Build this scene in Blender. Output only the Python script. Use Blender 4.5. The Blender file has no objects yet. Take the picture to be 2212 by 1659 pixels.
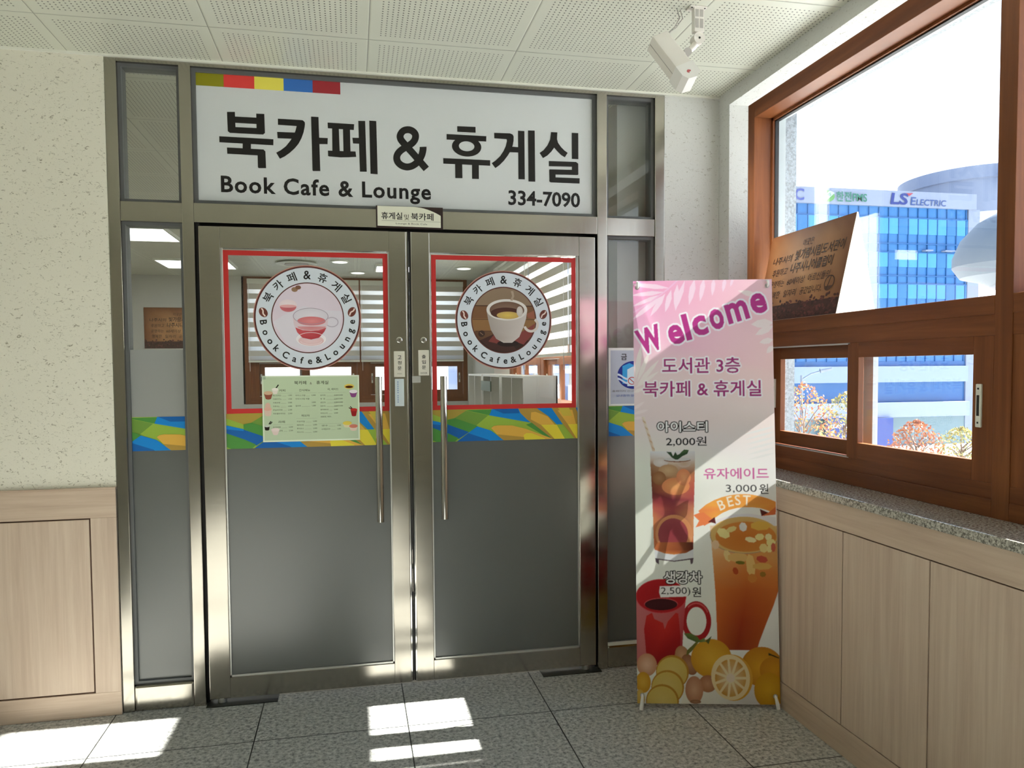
import bpy, bmesh, math, random
import numpy as np
from mathutils import Vector, Matrix
from mathutils.geometry import tessellate_polygon

SC = bpy.context.scene
COL = SC.collection
R = math.radians
random.seed(7)

# ---------------------------------------------------------------- camera
F_PX = 1651.69
YAW, PITCH, ROLL = R(11.8018), R(-2.5307), R(0.4181)
CAM = Vector((0.0, -3.5, 1.47))
cd = bpy.data.cameras.new('camera')
cam = bpy.data.objects.new('camera', cd)
COL.objects.link(cam)
fw = Vector((math.sin(YAW)*math.cos(PITCH), math.cos(YAW)*math.cos(PITCH), math.sin(PITCH)))
r0 = Vector((math.cos(YAW), -math.sin(YAW), 0))
dn = fw.cross(r0)
rt = r0*math.cos(ROLL) + dn*math.sin(ROLL)
dd = dn*math.cos(ROLL) - r0*math.sin(ROLL)
m = Matrix((rt, -dd, -fw)).transposed().to_4x4()
m.translation = CAM
cam.matrix_world = m
cd.sensor_fit = 'HORIZONTAL'
cd.sensor_width = 36.0
cd.lens = F_PX/2212*36.0
cd.shift_y = 38.6/2212
cd.clip_start = 0.05
cd.clip_end = 400
SC.camera = cam

# ---------------------------------------------------------------- light
SC.view_settings.view_transform = 'Standard'
SC.view_settings.look = 'None'
SC.view_settings.gamma = 1.0
SC.view_settings.use_curve_mapping = False
SC.view_settings.exposure = 0.1
SC.cycles.use_denoising = True
SC.cycles.max_bounces = 10
SC.cycles.diffuse_bounces = 6
SC.cycles.glossy_bounces = 5
SC.cycles.transmission_bounces = 6
SC.cycles.transparent_max_bounces = 16
SC.cycles.sample_clamp_indirect = 6.0
SC.cycles.caustics_reflective = False
SC.cycles.caustics_refractive = False

w = bpy.data.worlds.new('sky')
SC.world = w
w.use_nodes = True
nt = w.node_tree
bg = nt.nodes['Background']
tc = nt.nodes.new('ShaderNodeTexCoord')
sp = nt.nodes.new('ShaderNodeSeparateXYZ')
rp = nt.nodes.new('ShaderNodeValToRGB')
nt.links.new(tc.outputs['Generated'], sp.inputs[0])
nt.links.new(sp.outputs['Z'], rp.inputs[0])
nt.links.new(rp.outputs[0], bg.inputs[0])
rp.color_ramp.elements[0].position = 0.0
rp.color_ramp.elements[0].color = (0.97, 0.98, 1.0, 1)
rp.color_ramp.elements[1].position = 0.75
rp.color_ramp.elements[1].color = (0.45, 0.66, 1.0, 1)
bg.inputs[1].default_value = 2.8

SUN_M, SUN_K = 0.75, 0.0        # fall of the sunbeam and its drift towards the doors, per metre
sd = bpy.data.lights.new('sun', 'SUN')
sd.energy = 46.0
sd.color = (1.0, 0.955, 0.88)
sd.angle = R(0.53)
so = bpy.data.objects.new('sun', sd)
COL.objects.link(so)
so.location = (30, -2, 24)
so.rotation_euler = Vector((-1, SUN_K, -SUN_M)).to_track_quat('-Z', 'Y').to_euler()

# ---------------------------------------------------------------- colours and materials
def lin(c):
    return tuple(((v/255.0)/12.92 if v/255.0 <= 0.04045 else ((v/255.0+0.055)/1.055)**2.4) for v in c)

def new_mat(name):
    mt = bpy.data.materials.new(name)
    mt.use_nodes = True
    return mt, mt.node_tree, mt.node_tree.nodes['Principled BSDF']

def mat(name, rgb, rough=0.5, metal=0.0, spec=0.5, emit=None, estr=0.0, coat=0.0):
    mt, t, b = new_mat(name)
    b.inputs['Base Color'].default_value = (*lin(rgb), 1)
    b.inputs['Roughness'].default_value = rough
    b.inputs['Metallic'].default_value = metal
    b.inputs['Specular IOR Level'].default_value = spec
    if coat:
        b.inputs['Coat Weight'].default_value = coat
        b.inputs['Coat Roughness'].default_value = 0.1
    if emit:
        b.inputs['Emission Color'].default_value = (*lin(emit), 1)
        b.inputs['Emission Strength'].default_value = estr
    return mt

def N(t, kind, **kw):
    n = t.nodes.new(kind)
    for k, v in kw.items():
        setattr(n, k, v)
    return n

def mapped(t, scale, rot=(0, 0, 0)):
    tc = N(t, 'ShaderNodeTexCoord')
    mp = N(t, 'ShaderNodeMapping')
    mp.inputs['Scale'].default_value = scale
    mp.inputs['Rotation'].default_value = rot
    t.links.new(tc.outputs['Object'], mp.inputs['Vector'])
    return mp

def ramp(t, src, stops):
    r = N(t, 'ShaderNodeValToRGB')
    while len(r.color_ramp.elements) < len(stops):
        r.color_ramp.elements.new(0.5)
    for e, (p, c) in zip(r.color_ramp.elements, stops):
        e.position = p
        e.color = (*lin(c), 1)
    t.links.new(src, r.inputs[0])
    return r

def wood(name, dark, mid, light, scale, rough=0.45, spec=0.4, coat=0.0):
    mt, t, b = new_mat(name)
    mp = mapped(t, scale)
    n = N(t, 'ShaderNodeTexNoise')
    n.inputs['Scale'].default_value = 1.0
    n.inputs['Detail'].default_value = 6.0
    n.inputs['Roughness'].default_value = 0.62
    n.inputs['Distortion'].default_value = 0.4
    t.links.new(mp.outputs[0], n.inputs['Vector'])
    r = ramp(t, n.outputs['Fac'], [(0.3, dark), (0.5, mid), (0.7, light)])
    t.links.new(r.outputs[0], b.inputs['Base Color'])
    b.inputs['Roughness'].default_value = rough
    b.inputs['Specular IOR Level'].default_value = spec
    if coat:
        b.inputs['Coat Weight'].default_value = coat
        b.inputs['Coat Roughness'].default_value = 0.25
    bp = N(t, 'ShaderNodeBump')
    bp.inputs['Strength'].default_value = 0.06
    bp.inputs['Distance'].default_value = 0.002
    t.links.new(n.outputs['Fac'], bp.inputs['Height'])
    t.links.new(bp.outputs[0], b.inputs['Normal'])
    return mt

def plaster(name, base, fleck, amount=0.62):
    mt, t, b = new_mat(name)
    mp = mapped(t, (55, 55, 90), (0.3, 0.6, 0.2))
    n = N(t, 'ShaderNodeTexNoise')
    n.inputs['Scale'].default_value = 1.0
    n.inputs['Detail'].default_value = 3.0
    n.inputs['Roughness'].default_value = 0.7
    n.inputs['Distortion'].default_value = 1.2
    t.links.new(mp.outputs[0], n.inputs['Vector'])
    r = ramp(t, n.outputs['Fac'], [(amount, base), (amount+0.09, fleck)])
    t.links.new(r.outputs[0], b.inputs['Base Color'])
    b.inputs['Roughness'].default_value = 0.9
    b.inputs['Specular IOR Level'].default_value = 0.2
    n2 = N(t, 'ShaderNodeTexNoise')
    n2.inputs['Scale'].default_value = 130.0
    n2.inputs['Detail'].default_value = 4.0
    tc = N(t, 'ShaderNodeTexCoord')
    t.links.new(tc.outputs['Object'], n2.inputs['Vector'])
    bp = N(t, 'ShaderNodeBump')
    bp.inputs['Strength'].default_value = 0.35
    bp.inputs['Distance'].default_value = 0.003
    t.links.new(n2.outputs['Fac'], bp.inputs['Height'])
    t.links.new(bp.outputs[0], b.inputs['Normal'])
    return mt

def granite(name, stops, scale, rough=0.35, tile=None, spec=0.5):
    mt, t, b = new_mat(name)
    tc = N(t, 'ShaderNodeTexCoord')
    n = N(t, 'ShaderNodeTexNoise')
    n.inputs['Scale'].default_value = scale
    n.inputs['Detail'].default_value = 4.0
    n.inputs['Roughness'].default_value = 0.75
    t.links.new(tc.outputs['Object'], n.inputs['Vector'])
    r = ramp(t, n.outputs['Fac'], stops)
    out = r.outputs[0]
    if tile:
        pitch, ox, oy, half = tile
        s = N(t, 'ShaderNodeSeparateXYZ')
        t.links.new(tc.outputs['Object'], s.inputs[0])
        ds = []
        for ax, off in (('X', ox), ('Y', oy)):
            a = N(t, 'ShaderNodeMath', operation='SUBTRACT')
            t.links.new(s.outputs[ax], a.inputs[0])
            a.inputs[1].default_value = off
            p = N(t, 'ShaderNodeMath', operation='PINGPONG')
            t.links.new(a.outputs[0], p.inputs[0])
            p.inputs[1].default_value = pitch/2
            ds.append(p)
        mn = N(t, 'ShaderNodeMath', operation='MINIMUM')
        t.links.new(ds[0].outputs[0], mn.inputs[0])
        t.links.new(ds[1].outputs[0], mn.inputs[1])
        lt = N(t, 'ShaderNodeMath', operation='LESS_THAN')
        t.links.new(mn.outputs[0], lt.inputs[0])
        lt.inputs[1].default_value = half
        mx = N(t, 'ShaderNodeMix', data_type='RGBA')
        t.links.new(lt.outputs[0], mx.inputs['Factor'])
        t.links.new(out, mx.inputs[6])
        mx.inputs[7].default_value = (*lin((38, 40, 38)), 1)
        out = mx.outputs[2]
    t.links.new(out, b.inputs['Base Color'])
    b.inputs['Roughness'].default_value = rough
    b.inputs['Specular IOR Level'].default_value = spec
    return mt

def perforated(name, pitch, ox, oy):
    """painted metal ceiling tile, 602 mm, rows of 7 mm holes inside a plain margin"""
    mt, t, b = new_mat(name)
    tc = N(t, 'ShaderNodeTexCoord')
    s = N(t, 'ShaderNodeSeparateXYZ')
    t.links.new(tc.outputs['Object'], s.inputs[0])
    def math2(op, a, bv):
        n = N(t, 'ShaderNodeMath', operation=op)
        if isinstance(a, (int, float)):
            n.inputs[0].default_value = a
        else:
            t.links.new(a, n.inputs[0])
        if isinstance(bv, (int, float)):
            n.inputs[1].default_value = bv
        else:
            t.links.new(bv, n.inputs[1])
        return n.outputs[0]
    edge, hole = [], []
    cells = 28
    marg = 0.038
    hp = (pitch-2*marg)/cells
    for ax, off in (('X', ox), ('Y', oy)):
        a = math2('SUBTRACT', s.outputs[ax], off)
        e = math2('PINGPONG', a, pitch/2)           # distance to the nearest joint
        edge.append(e)
        q = math2('SUBTRACT', e, marg)
        fr = math2('PINGPONG', q, hp/2)
        hole.append(math2('SUBTRACT', hp/2, fr))
    d2 = math2('ADD', math2('MULTIPLY', hole[0], hole[0]), math2('MULTIPLY', hole[1], hole[1]))
    ish = math2('LESS_THAN', d2, 0.0031**2)
    ins = math2('MULTIPLY', math2('GREATER_THAN', edge[0], marg), math2('GREATER_THAN', edge[1], marg))
    ish = math2('MULTIPLY', ish, ins)
    jo = math2('LESS_THAN', math2('MINIMUM', edge[0], edge[1]), 0.0016)
    dark = math2('MAXIMUM', ish, math2('MULTIPLY', jo, 0.6))
    mx = N(t, 'ShaderNodeMix', data_type='RGBA')
    t.links.new(dark, mx.inputs['Factor'])
    mx.inputs[6].default_value = (*lin((208, 210, 196)), 1)
    mx.inputs[7].default_value = (*lin((62, 64, 58)), 1)
    t.links.new(mx.outputs[2], b.inputs['Base Color'])
    b.inputs['Roughness'].default_value = 0.38
    b.inputs['Specular IOR Level'].default_value = 0.5
    # the plain margin is a shallow pressed-up frame
    h = N(t, 'ShaderNodeMapRange')
    t.links.new(math2('MINIMUM', edge[0], edge[1]), h.inputs[0])
    h.inputs[1].default_value = 0.0
    h.inputs[2].default_value = 0.006
    bp = N(t, 'ShaderNodeBump')
    bp.inputs['Strength'].default_value = 0.5
    bp.inputs['Distance'].default_value = 0.003
    t.links.new(h.outputs[0], bp.inputs['Height'])
    t.links.new(bp.outputs[0], b.inputs['Normal'])
    return mt

def steel(name, rgb, rough, stretch):
    mt, t, b = new_mat(name)
    mp = mapped(t, stretch)
    n = N(t, 'ShaderNodeTexNoise')
    n.inputs['Scale'].default_value = 1.0
    n.inputs['Detail'].default_value = 3.0
    t.links.new(mp.outputs[0], n.inputs['Vector'])
    mr = N(t, 'ShaderNodeMapRange')
    t.links.new(n.outputs['Fac'], mr.inputs[0])
    mr.inputs[3].default_value = rough*0.8
    mr.inputs[4].default_value = rough*1.25
    t.links.new(mr.outputs[0], b.inputs['Roughness'])
    b.inputs['Base Color'].default_value = (*lin(rgb), 1)
    b.inputs['Metallic'].default_value = 1.0
    bp = N(t, 'ShaderNodeBump')
    bp.inputs['Strength'].default_value = 0.03
    bp.inputs['Distance'].default_value = 0.001
    t.links.new(n.outputs['Fac'], bp.inputs['Height'])
    t.links.new(bp.outputs[0], b.inputs['Normal'])
    return mt

def clear_glass(name, tint, refl=1.0, haze=0.0):
    mt = bpy.data.materials.new(name)
    mt.use_nodes = True
    t = mt.node_tree
    t.nodes.clear()
    o = N(t, 'ShaderNodeOutputMaterial')
    tr = N(t, 'ShaderNodeBsdfTransparent')
    tr.inputs[0].default_value = (*tint, 1)
    gl = N(t, 'ShaderNodeBsdfGlossy')
    gl.inputs['Roughness'].default_value = 0.0
    gl.inputs['Color'].default_value = (refl, refl, refl, 1)
    fr = N(t, 'ShaderNodeFresnel')
    ge = N(t, 'ShaderNodeNewGeometry')
    io = N(t, 'ShaderNodeMapRange')
    t.links.new(ge.outputs['Backfacing'], io.inputs[0])
    io.inputs[3].default_value = 1.45
    io.inputs[4].default_value = 1/1.45
    t.links.new(io.outputs[0], fr.inputs[0])
    mx = N(t, 'ShaderNodeMixShader')
    t.links.new(fr.outputs[0], mx.inputs[0])
    t.links.new(tr.outputs[0], mx.inputs[1])
    t.links.new(gl.outputs[0], mx.inputs[2])
    out = mx.outputs[0]
    if haze:
        df = N(t, 'ShaderNodeBsdfTranslucent')
        df.inputs[0].default_value = (0.8, 0.9, 1.0, 1)
        m2 = N(t, 'ShaderNodeMixShader')
        m2.inputs[0].default_value = haze
        t.links.new(out, m2.inputs[1])
        t.links.new(df.outputs[0], m2.inputs[2])
        out = m2.outputs[0]
    t.links.new(out, o.inputs[0])
    return mt

def thin(name, rgb=None, through=0.4, attr=False, rough=0.6):
    """sheet that lets part of the light through (banner cloth, blind fabric, card)"""
    mt, t, b = new_mat(name)
    b.inputs['Roughness'].default_value = rough
    b.inputs['Specular IOR Level'].default_value = 0.3
    tl = N(t, 'ShaderNodeBsdfTranslucent')
    if attr:
        a = N(t, 'ShaderNodeAttribute', attribute_name='Col')
        t.links.new(a.outputs['Color'], b.inputs['Base Color'])
        t.links.new(a.outputs['Color'], tl.inputs[0])
    else:
        b.inputs['Base Color'].default_value = (*lin(rgb), 1)
        tl.inputs[0].default_value = (*lin(rgb), 1)
    mx = N(t, 'ShaderNodeMixShader')
    mx.inputs[0].default_value = through
    o = t.nodes['Material Output']
    t.links.new(b.outputs[0], mx.inputs[1])
    t.links.new(tl.outputs[0], mx.inputs[2])
    t.links.new(mx.outputs[0], o.inputs[0])
    return mt

def printed(name, rough=0.45, spec=0.35):
    mt, t, b = new_mat(name)
    a = N(t, 'ShaderNodeAttribute', attribute_name='Col')
    t.links.new(a.outputs['Color'], b.inputs['Base Color'])
    b.inputs['Roughness'].default_value = rough
    b.inputs['Specular IOR Level'].default_value = spec
    return mt

M = {}
M['plaster'] = plaster('cream flecked plaster', (226, 223, 209), (156, 151, 134), 0.59)
M['plaster_window'] = plaster('pale plaster', (202, 203, 200), (160, 158, 150), 0.6)
M['cafe_wall'] = mat('grey painted wall', (190, 190, 184), 0.8)
M['ceiling'] = perforated('perforated ceiling tile', 0.602, 0.085, -0.95)
M['cafe_ceiling'] = perforated('cafe ceiling tile', 0.602, 0.085, 0.25)
M['white_metal'] = mat('white painted metal', (225, 226, 215), 0.4)
M['floor'] = granite('granite floor tile', [(0.36, (106, 107, 106)), (0.46, (160, 161, 158)), (0.55, (186, 187, 183)), (0.66, (210, 210, 206))], 60, 0.42, (0.607, 0.204, -0.386, 0.0026), 0.4)
M['sill_stone'] = granite('grey granite', [(0.38, (84, 82, 76)), (0.48, (146, 143, 134)), (0.6, (196, 192, 182))], 130, 0.14)
M['outer_stone'] = granite('rough granite cladding', [(0.36, (104, 110, 114)), (0.5, (128, 135, 140)), (0.66, (150, 158, 163))], 90, 0.8)
M['oak'] = wood('washed oak laminate upright', (184, 163, 146), (196, 176, 158), (206, 188, 170), (38, 38, 1.6), 0.5, 0.3)
M['oak_flat'] = wood('washed oak laminate level', (182, 160, 142), (194, 173, 154), (204, 185, 166), (1.6, 1.6, 38), 0.5, 0.3)
M['groove'] = mat('brown groove', (84, 58, 44), 0.7)
M['frame_wood'] = wood('stained window wood upright', (98, 54, 27), (114, 65, 33), (128, 77, 41), (26, 26, 1.4), 0.45, 0.3, 0.0)
M['frame_wood_flat'] = wood('stained window wood level', (98, 54, 27), (114, 65, 33), (128, 77, 41), (1.4, 1.4, 26), 0.45, 0.3, 0.0)
M['steel'] = steel('brushed stainless steel', (172, 167, 157), 0.17, (2, 2, 60))
M['steel_flat'] = steel('brushed stainless steel level', (172, 167, 157), 0.17, (60, 60, 2))
M['chrome'] = mat('polished steel', (205, 203, 198), 0.08, 1.0)
M['dark_gap'] = mat('black rubber', (14, 14, 14), 0.6)
M['gasket'] = mat('grey glazing gasket', (96, 98, 98), 0.5)
M['dark_steel'] = mat('dark steel plate', (58, 60, 54), 0.4, 0.6)
M['glass'] = clear_glass('clear door glass', (0.94, 0.955, 0.945))
M['window_glass'] = clear_glass('clear window glass', (0.95, 0.965, 0.97))
M['frosted'] = mat('frosted glass film', (88, 91, 88), 0.3, 0.0, 0.9)
M['white_film'] = mat('pale frosted film', (150, 152, 150), 0.4, 0.0, 0.5)
M['white'] = mat('white plastic', (232, 231, 228), 0.4)
M['sensor_white'] = mat('warm white plastic', (226, 222, 216), 0.42)
M['sensor_grey'] = mat('grey plastic', (172, 168, 164), 0.45)
M['outer_frame'] = mat('pale grey outer frame', (168, 176, 178), 0.5)
M['black'] = mat('black', (12, 12, 12), 0.5)
M['silver'] = mat('satin aluminium', (206, 206, 202), 0.35, 0.8)
M['sign_white'] = mat('white sign face', (208, 212, 214), 0.3)
M['print'] = printed('printed sticker')
M['print_gloss'] = printed('laminated print', 0.18, 0.5)
M['banner'] = thin('banner cloth', None, 0.2, True)
M['card'] = thin('white card', (244, 244, 240), 0.55)
M['blind_dense'] = thin('blind dense band', (206, 202, 192), 0.12)
M['blind_sheer'] = thin('blind sheer band', (248, 248, 246), 0.75)
M['lamp'] = mat('lit diffuser', (255, 255, 255), 0.5, emit=(250, 252, 255), estr=7.0)
M['cafe_floor'] = mat('pale vinyl floor', (176, 170, 158), 0.35)

# ---------------------------------------------------------------- mesh building
class MB:
    def __init__(s):
        s.v, s.f, s.mi = [], [], []
    def add(s, vs, fs, mi=0):
        o = len(s.v)
        s.v += [tuple(p) for p in vs]
        s.f += [tuple(i+o for i in f) for f in fs]
        s.mi += [mi]*len(fs)
        return s
    def box(s, x0, x1, y0, y1, z0, z1, bev=0.0, mi=0):
        x0, x1 = min(x0, x1), max(x0, x1)
        y0, y1 = min(y0, y1), max(y0, y1)
        z0, z1 = min(z0, z1), max(z0, z1)
        vs = [(x, y, z) for z in (z0, z1) for y in (y0, y1) for x in (x0, x1)]
        fs = [(0, 2, 3, 1), (4, 5, 7, 6), (0, 1, 5, 4), (2, 6, 7, 3), (0, 4, 6, 2), (1, 3, 7, 5)]
        if bev:
            bm = bmesh.new()
            bv = [bm.verts.new(p) for p in vs]
            for f in fs:
                bm.faces.new([bv[i] for i in f])
            bmesh.ops.bevel(bm, geom=bm.edges[:], offset=bev, segments=2, affect='EDGES', profile=0.6)
            bm.verts.index_update()
            s.add([v.co for v in bm.verts], [[v.index for v in f.verts] for f in bm.faces], mi)
            bm.free()
        else:
            s.add(vs, fs, mi)
        return s
    def prism(s, pts, axis, a, b, mi=0):
        """polygon (2D) extruded along an axis from a to b"""
        n = len(pts)
        def P(p, k):
            return {'x': (k, p[0], p[1]), 'y': (p[0], k, p[1]), 'z': (p[0], p[1], k)}[axis]
        vs = [P(p, a) for p in pts] + [P(p, b) for p in pts]
        tri = tessellate_polygon([[Vector((p[0], p[1], 0)) for p in pts]])
        fs = [tuple(t) for t in tri] + [tuple(i+n for i in reversed(t)) for t in tri]
        fs += [(i, (i+1) % n, (i+1) % n+n, i+n) for i in range(n)]
        return s.add(vs, fs, mi)
    def tube(s, path, r, n=12, mi=0, cap=True):
        path = [Vector(p) for p in path]
        rs = r if isinstance(r, (list, tuple)) else [r]*len(path)
        vs, fs = [], []
        up = None
        for i, p in enumerate(path):
            d = (path[min(i+1, len(path)-1)]-path[max(i-1, 0)]).normalized()
            if up is None:
                up = Vector((0, 0, 1)) if abs(d.z) < 0.9 else Vector((1, 0, 0))
            x = d.cross(up).normalized()
            up = x.cross(d).normalized()
            for k in range(n):
                a = 2*math.pi*k/n
                vs.append(p + (x*math.cos(a)+up*math.sin(a))*rs[i])
        for i in range(len(path)-1):
            for k in range(n):
                fs.append((i*n+k, i*n+(k+1) % n, (i+1)*n+(k+1) % n, (i+1)*n+k))
        if cap:
            fs.append(tuple(range(n-1, -1, -1)))
            fs.append(tuple((len(path)-1)*n+k for k in range(n)))
        return s.add(vs, fs, mi)
    def lathe(s, prof, c, n=32, mi=0):
        vs, fs = [], []
        for (r, z) in prof:
            for k in range(n):
                a = 2*math.pi*k/n
                vs.append((c[0]+r*math.cos(a), c[1]+r*math.sin(a), c[2]+z))
        for i in range(len(prof)-1):
            for k in range(n):
                fs.append((i*n+k, i*n+(k+1) % n, (i+1)*n+(k+1) % n, (i+1)*n+k))
        fs.append(tuple(range(n-1, -1, -1)))
        fs.append(tuple((len(prof)-1)*n+k for k in range(n)))
        return s.add(vs, fs, mi)
    def xf(s, mtx):
        s.v = [tuple(mtx @ Vector(p)) for p in s.v]
        return s
    def build(s, name, mats, parent=None, smooth=False):
        me = bpy.data.meshes.new(name)
        me.from_pydata(s.v, [], s.f)
        for mt in (mats if isinstance(mats, (list, tuple)) else [mats]):
            me.materials.append(mt)
        me.polygons.foreach_set('material_index', s.mi)
        bm = bmesh.new()
        bm.from_mesh(me)
        bmesh.ops.recalc_face_normals(bm, faces=bm.faces)
        bm.to_mesh(me)
        bm.free()
        if smooth:
            me.shade_smooth()
            try:
                me.set_sharp_from_angle(angle=R(40))
            except Exception:
                pass
        me.update()
        o = bpy.data.objects.new(name, me)
        COL.objects.link(o)
        if parent is not None:
            attach(o, parent)
        return o

def world_of(o):
    return o.matrix_parent_world if False else (Matrix.Translation(o.location) if o.parent is None else world_of(o.parent) @ o.matrix_parent_inverse @ o.matrix_basis)

def attach(o, parent):
    o.parent = parent
    o.matrix_parent_inverse = world_of(parent).inverted()
    return o

def empty(name, loc=(0, 0, 0)):
    o = bpy.data.objects.new(name, None)
    COL.objects.link(o)
    o.location = loc
    o.empty_display_size = 0.1
    return o

def thing(name, label, cat, loc=(0, 0, 0), group=None):
    return tag(empty(name, loc), label, cat, group)

def tag(o, label, cat, group=None, kind=None):
    o['label'] = label
    o['category'] = cat
    if group:
        o['group'] = group
    if kind:
        o['kind'] = kind
    return o

def struct(o):
    o['kind'] = 'structure'
    return o

def box(name, mt, x0, x1, y0, y1, z0, z1, parent=None, bev=0.0):
    return MB().box(x0, x1, y0, y1, z0, z1, bev).build(name, mt, parent)

# ---------------------------------------------------------------- lettering and printed artwork
_txt = {}
def text_geo(s, bold=0.0, space=1.0):
    key = (s, bold, space)
    if key not in _txt:
        cu = bpy.data.curves.new('lettering', 'FONT')
        cu.body = s
        cu.size = 1.0
        cu.offset = bold
        cu.space_character = space
        cu.resolution_u = 3
        o = bpy.data.objects.new('lettering', cu)
        COL.objects.link(o)
        dg = bpy.context.evaluated_depsgraph_get()
        me = o.evaluated_get(dg).to_mesh()
        me.calc_loop_triangles()
        v = np.array([(p.co.x, p.co.y) for p in me.vertices], float).reshape(-1, 2)
        t = np.array([tuple(k.vertices) for k in me.loop_triangles], int).reshape(-1, 3)
        o.evaluated_get(dg).to_mesh_clear()
        bpy.data.objects.remove(o)
        bpy.data.curves.remove(cu)
        _txt[key] = (v, t)
    return _txt[key]

CAP = None
def cap_h():
    global CAP
    if CAP is None:
        v, t = text_geo('B')
        CAP = v[:, 1].max()-v[:, 1].min()
    return CAP

class Art:
    """flat coloured shapes in painter's order on one sheet (x to the right, y up, in metres)"""
    def __init__(s):
        s.p = []                       # (points, triangles, colours, level)
        s.lv = 0
    def level(s, n):
        s.lv = n
        return s
    def _put(s, pts, tris, col):
        pts = np.asarray(pts, float)
        col = np.asarray(col, float)
        if col.ndim == 1:
            col = np.repeat(col[None], len(pts), 0)
        s.p.append((pts, np.asarray(tris, int).reshape(-1, 3), col, s.lv))
    def poly(s, pts, col):
        """col: one sRGB colour, or one per point"""
        tri = tessellate_polygon([[Vector((a, b, 0)) for a, b in pts]])
        c = np.array([lin(k) for k in col]) if isinstance(col[0], (tuple, list)) else np.array(lin(col))
        s._put(pts, tri, c)
    def rect(s, x0, y0, x1, y1, col, top=None):
        s.poly([(x0, y0), (x1, y0), (x1, y1), (x0, y1)], col if top is None else [col, col, top, top])
    def ell(s, cx, cy, rx, ry, col, n=40, rot=0.0, mid=None, a0=0.0, a1=360.0):
        pts = []
        full = abs(a1-a0) >= 359.9
        k = n if full else n+1
        for i in range(k):
            a = R(a0+(a1-a0)*i/n)
            x, y = rx*math.cos(a), ry*math.sin(a)
            pts.append((cx+x*math.cos(rot)-y*math.sin(rot), cy+x*math.sin(rot)+y*math.cos(rot)))
        cols = [lin(col)]*k
        pts.append((cx, cy))
        cols.append(lin(mid if mid else col))
        tri = [(k, i, (i+1) % k) for i in range(k if full else k-1)]
        s._put(pts, tri, cols)
    def ring(s, cx, cy, rx, ry, wx, wy, col, n=64, a0=0.0, a1=360.0):
        pts, tri = [], []
        for i in range(n+1):
            a = R(a0+(a1-a0)*i/n)
            pts += [(cx+rx*math.cos(a), cy+ry*math.sin(a)), (cx+(rx-wx)*math.cos(a), cy+(ry-wy)*math.sin(a))]
        for i in range(n):
            tri += [(2*i, 2*i+2, 2*i+1), (2*i+1, 2*i+2, 2*i+3)]
        s._put(pts, tri, lin(col))
    def strips(s, f, rows):
        """rows of (y, x left, x right, (colours left to right)) joined by smooth gradients"""
        for (ya, la, ra, ca), (yb, lb, rb, cb) in zip(rows[:-1], rows[1:]):
            n = len(ca)-1
            for i in range(n):
                p = [f(la+(ra-la)*i/n, ya), f(la+(ra-la)*(i+1)/n, ya), f(lb+(rb-lb)*(i+1)/n, yb), f(lb+(rb-lb)*i/n, yb)]
                s._put(p, [(0, 1, 2), (0, 2, 3)], [lin(ca[i]), lin(ca[i+1]), lin(cb[i+1]), lin(cb[i])])
    def line(s, pts, wd, col):
        for (a, b), (c, d) in zip(pts[:-1], pts[1:]):
            l = math.hypot(c-a, d-b) or 1e-9
            nx, ny = -(d-b)/l*wd/2, (c-a)/l*wd/2
            s._put([(a+nx, b+ny), (a-nx, b-ny), (c-nx, d-ny), (c+nx, d+ny)], [(0, 1, 2), (0, 2, 3)], lin(col))
    def text(s, st, x, y, h, col, w=None, bold=0.0, align='l', base=False, rot=0.0, shear=0.0, space=1.0, fat=0.0, grow=0.0):
        """fit to a box: (x, y) lower left, h high and w wide; with base=True h is the capital height on baseline y"""
        v, t = text_geo(st, bold, space)
        if base:
            k = h/cap_h()
            if w:                     # letter-spaced to the width
                v2, _ = text_geo(st, bold, space+1.0)
                w1, w2 = (np.ptp(v[:, 0])*k, np.ptp(v2[:, 0])*k)
                space = round(space+(w-w1)/max(w2-w1, 1e-6), 3)
                v, t = text_geo(st, bold, space)
            p = (v-[v[:, 0].min(), 0.0])*k
        else:
            lo, ex = v.min(0), np.ptp(v, 0)
            kx = ky = h/ex[1]
            if w:
                kx = w/ex[0]
            if fat:
                v, t = text_geo(st, bold+fat, space)
            p = (v-lo)*[kx, ky]
        wd = p[:, 0].max()-(0 if base else 0)
        if align == 'c':
            p = p-[wd/2, 0]
        elif align == 'r':
            p = p-[wd, 0]
        p = p + np.c_[p[:, 1]*shear, np.zeros(len(p))]
        c, q = math.cos(rot), math.sin(rot)
        p = np.c_[p[:, 0]*c-p[:, 1]*q, p[:, 0]*q+p[:, 1]*c]+[x, y]
        s._put(p, t, lin(col))
    def clip_poly(s, pts, col, x0, x1, y0, y1):
        def cut(ps, f, it):
            out = []
            for a, b in zip(ps, ps[1:]+ps[:1]):
                fa, fb = f(a), f(b)
                if fa >= 0:
                    out.append(a)
                if (fa >= 0) != (fb >= 0):
                    k = fa/(fa-fb)
                    out.append((a[0]+(b[0]-a[0])*k, a[1]+(b[1]-a[1])*k))
            return out
        for f in (lambda p: p[0]-x0, lambda p: x1-p[0], lambda p: p[1]-y0, lambda p: y1-p[1]):
            if pts:
                pts = cut(pts, f, None)
        if len(pts) >= 3:
            s.poly(pts, col)
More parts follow.
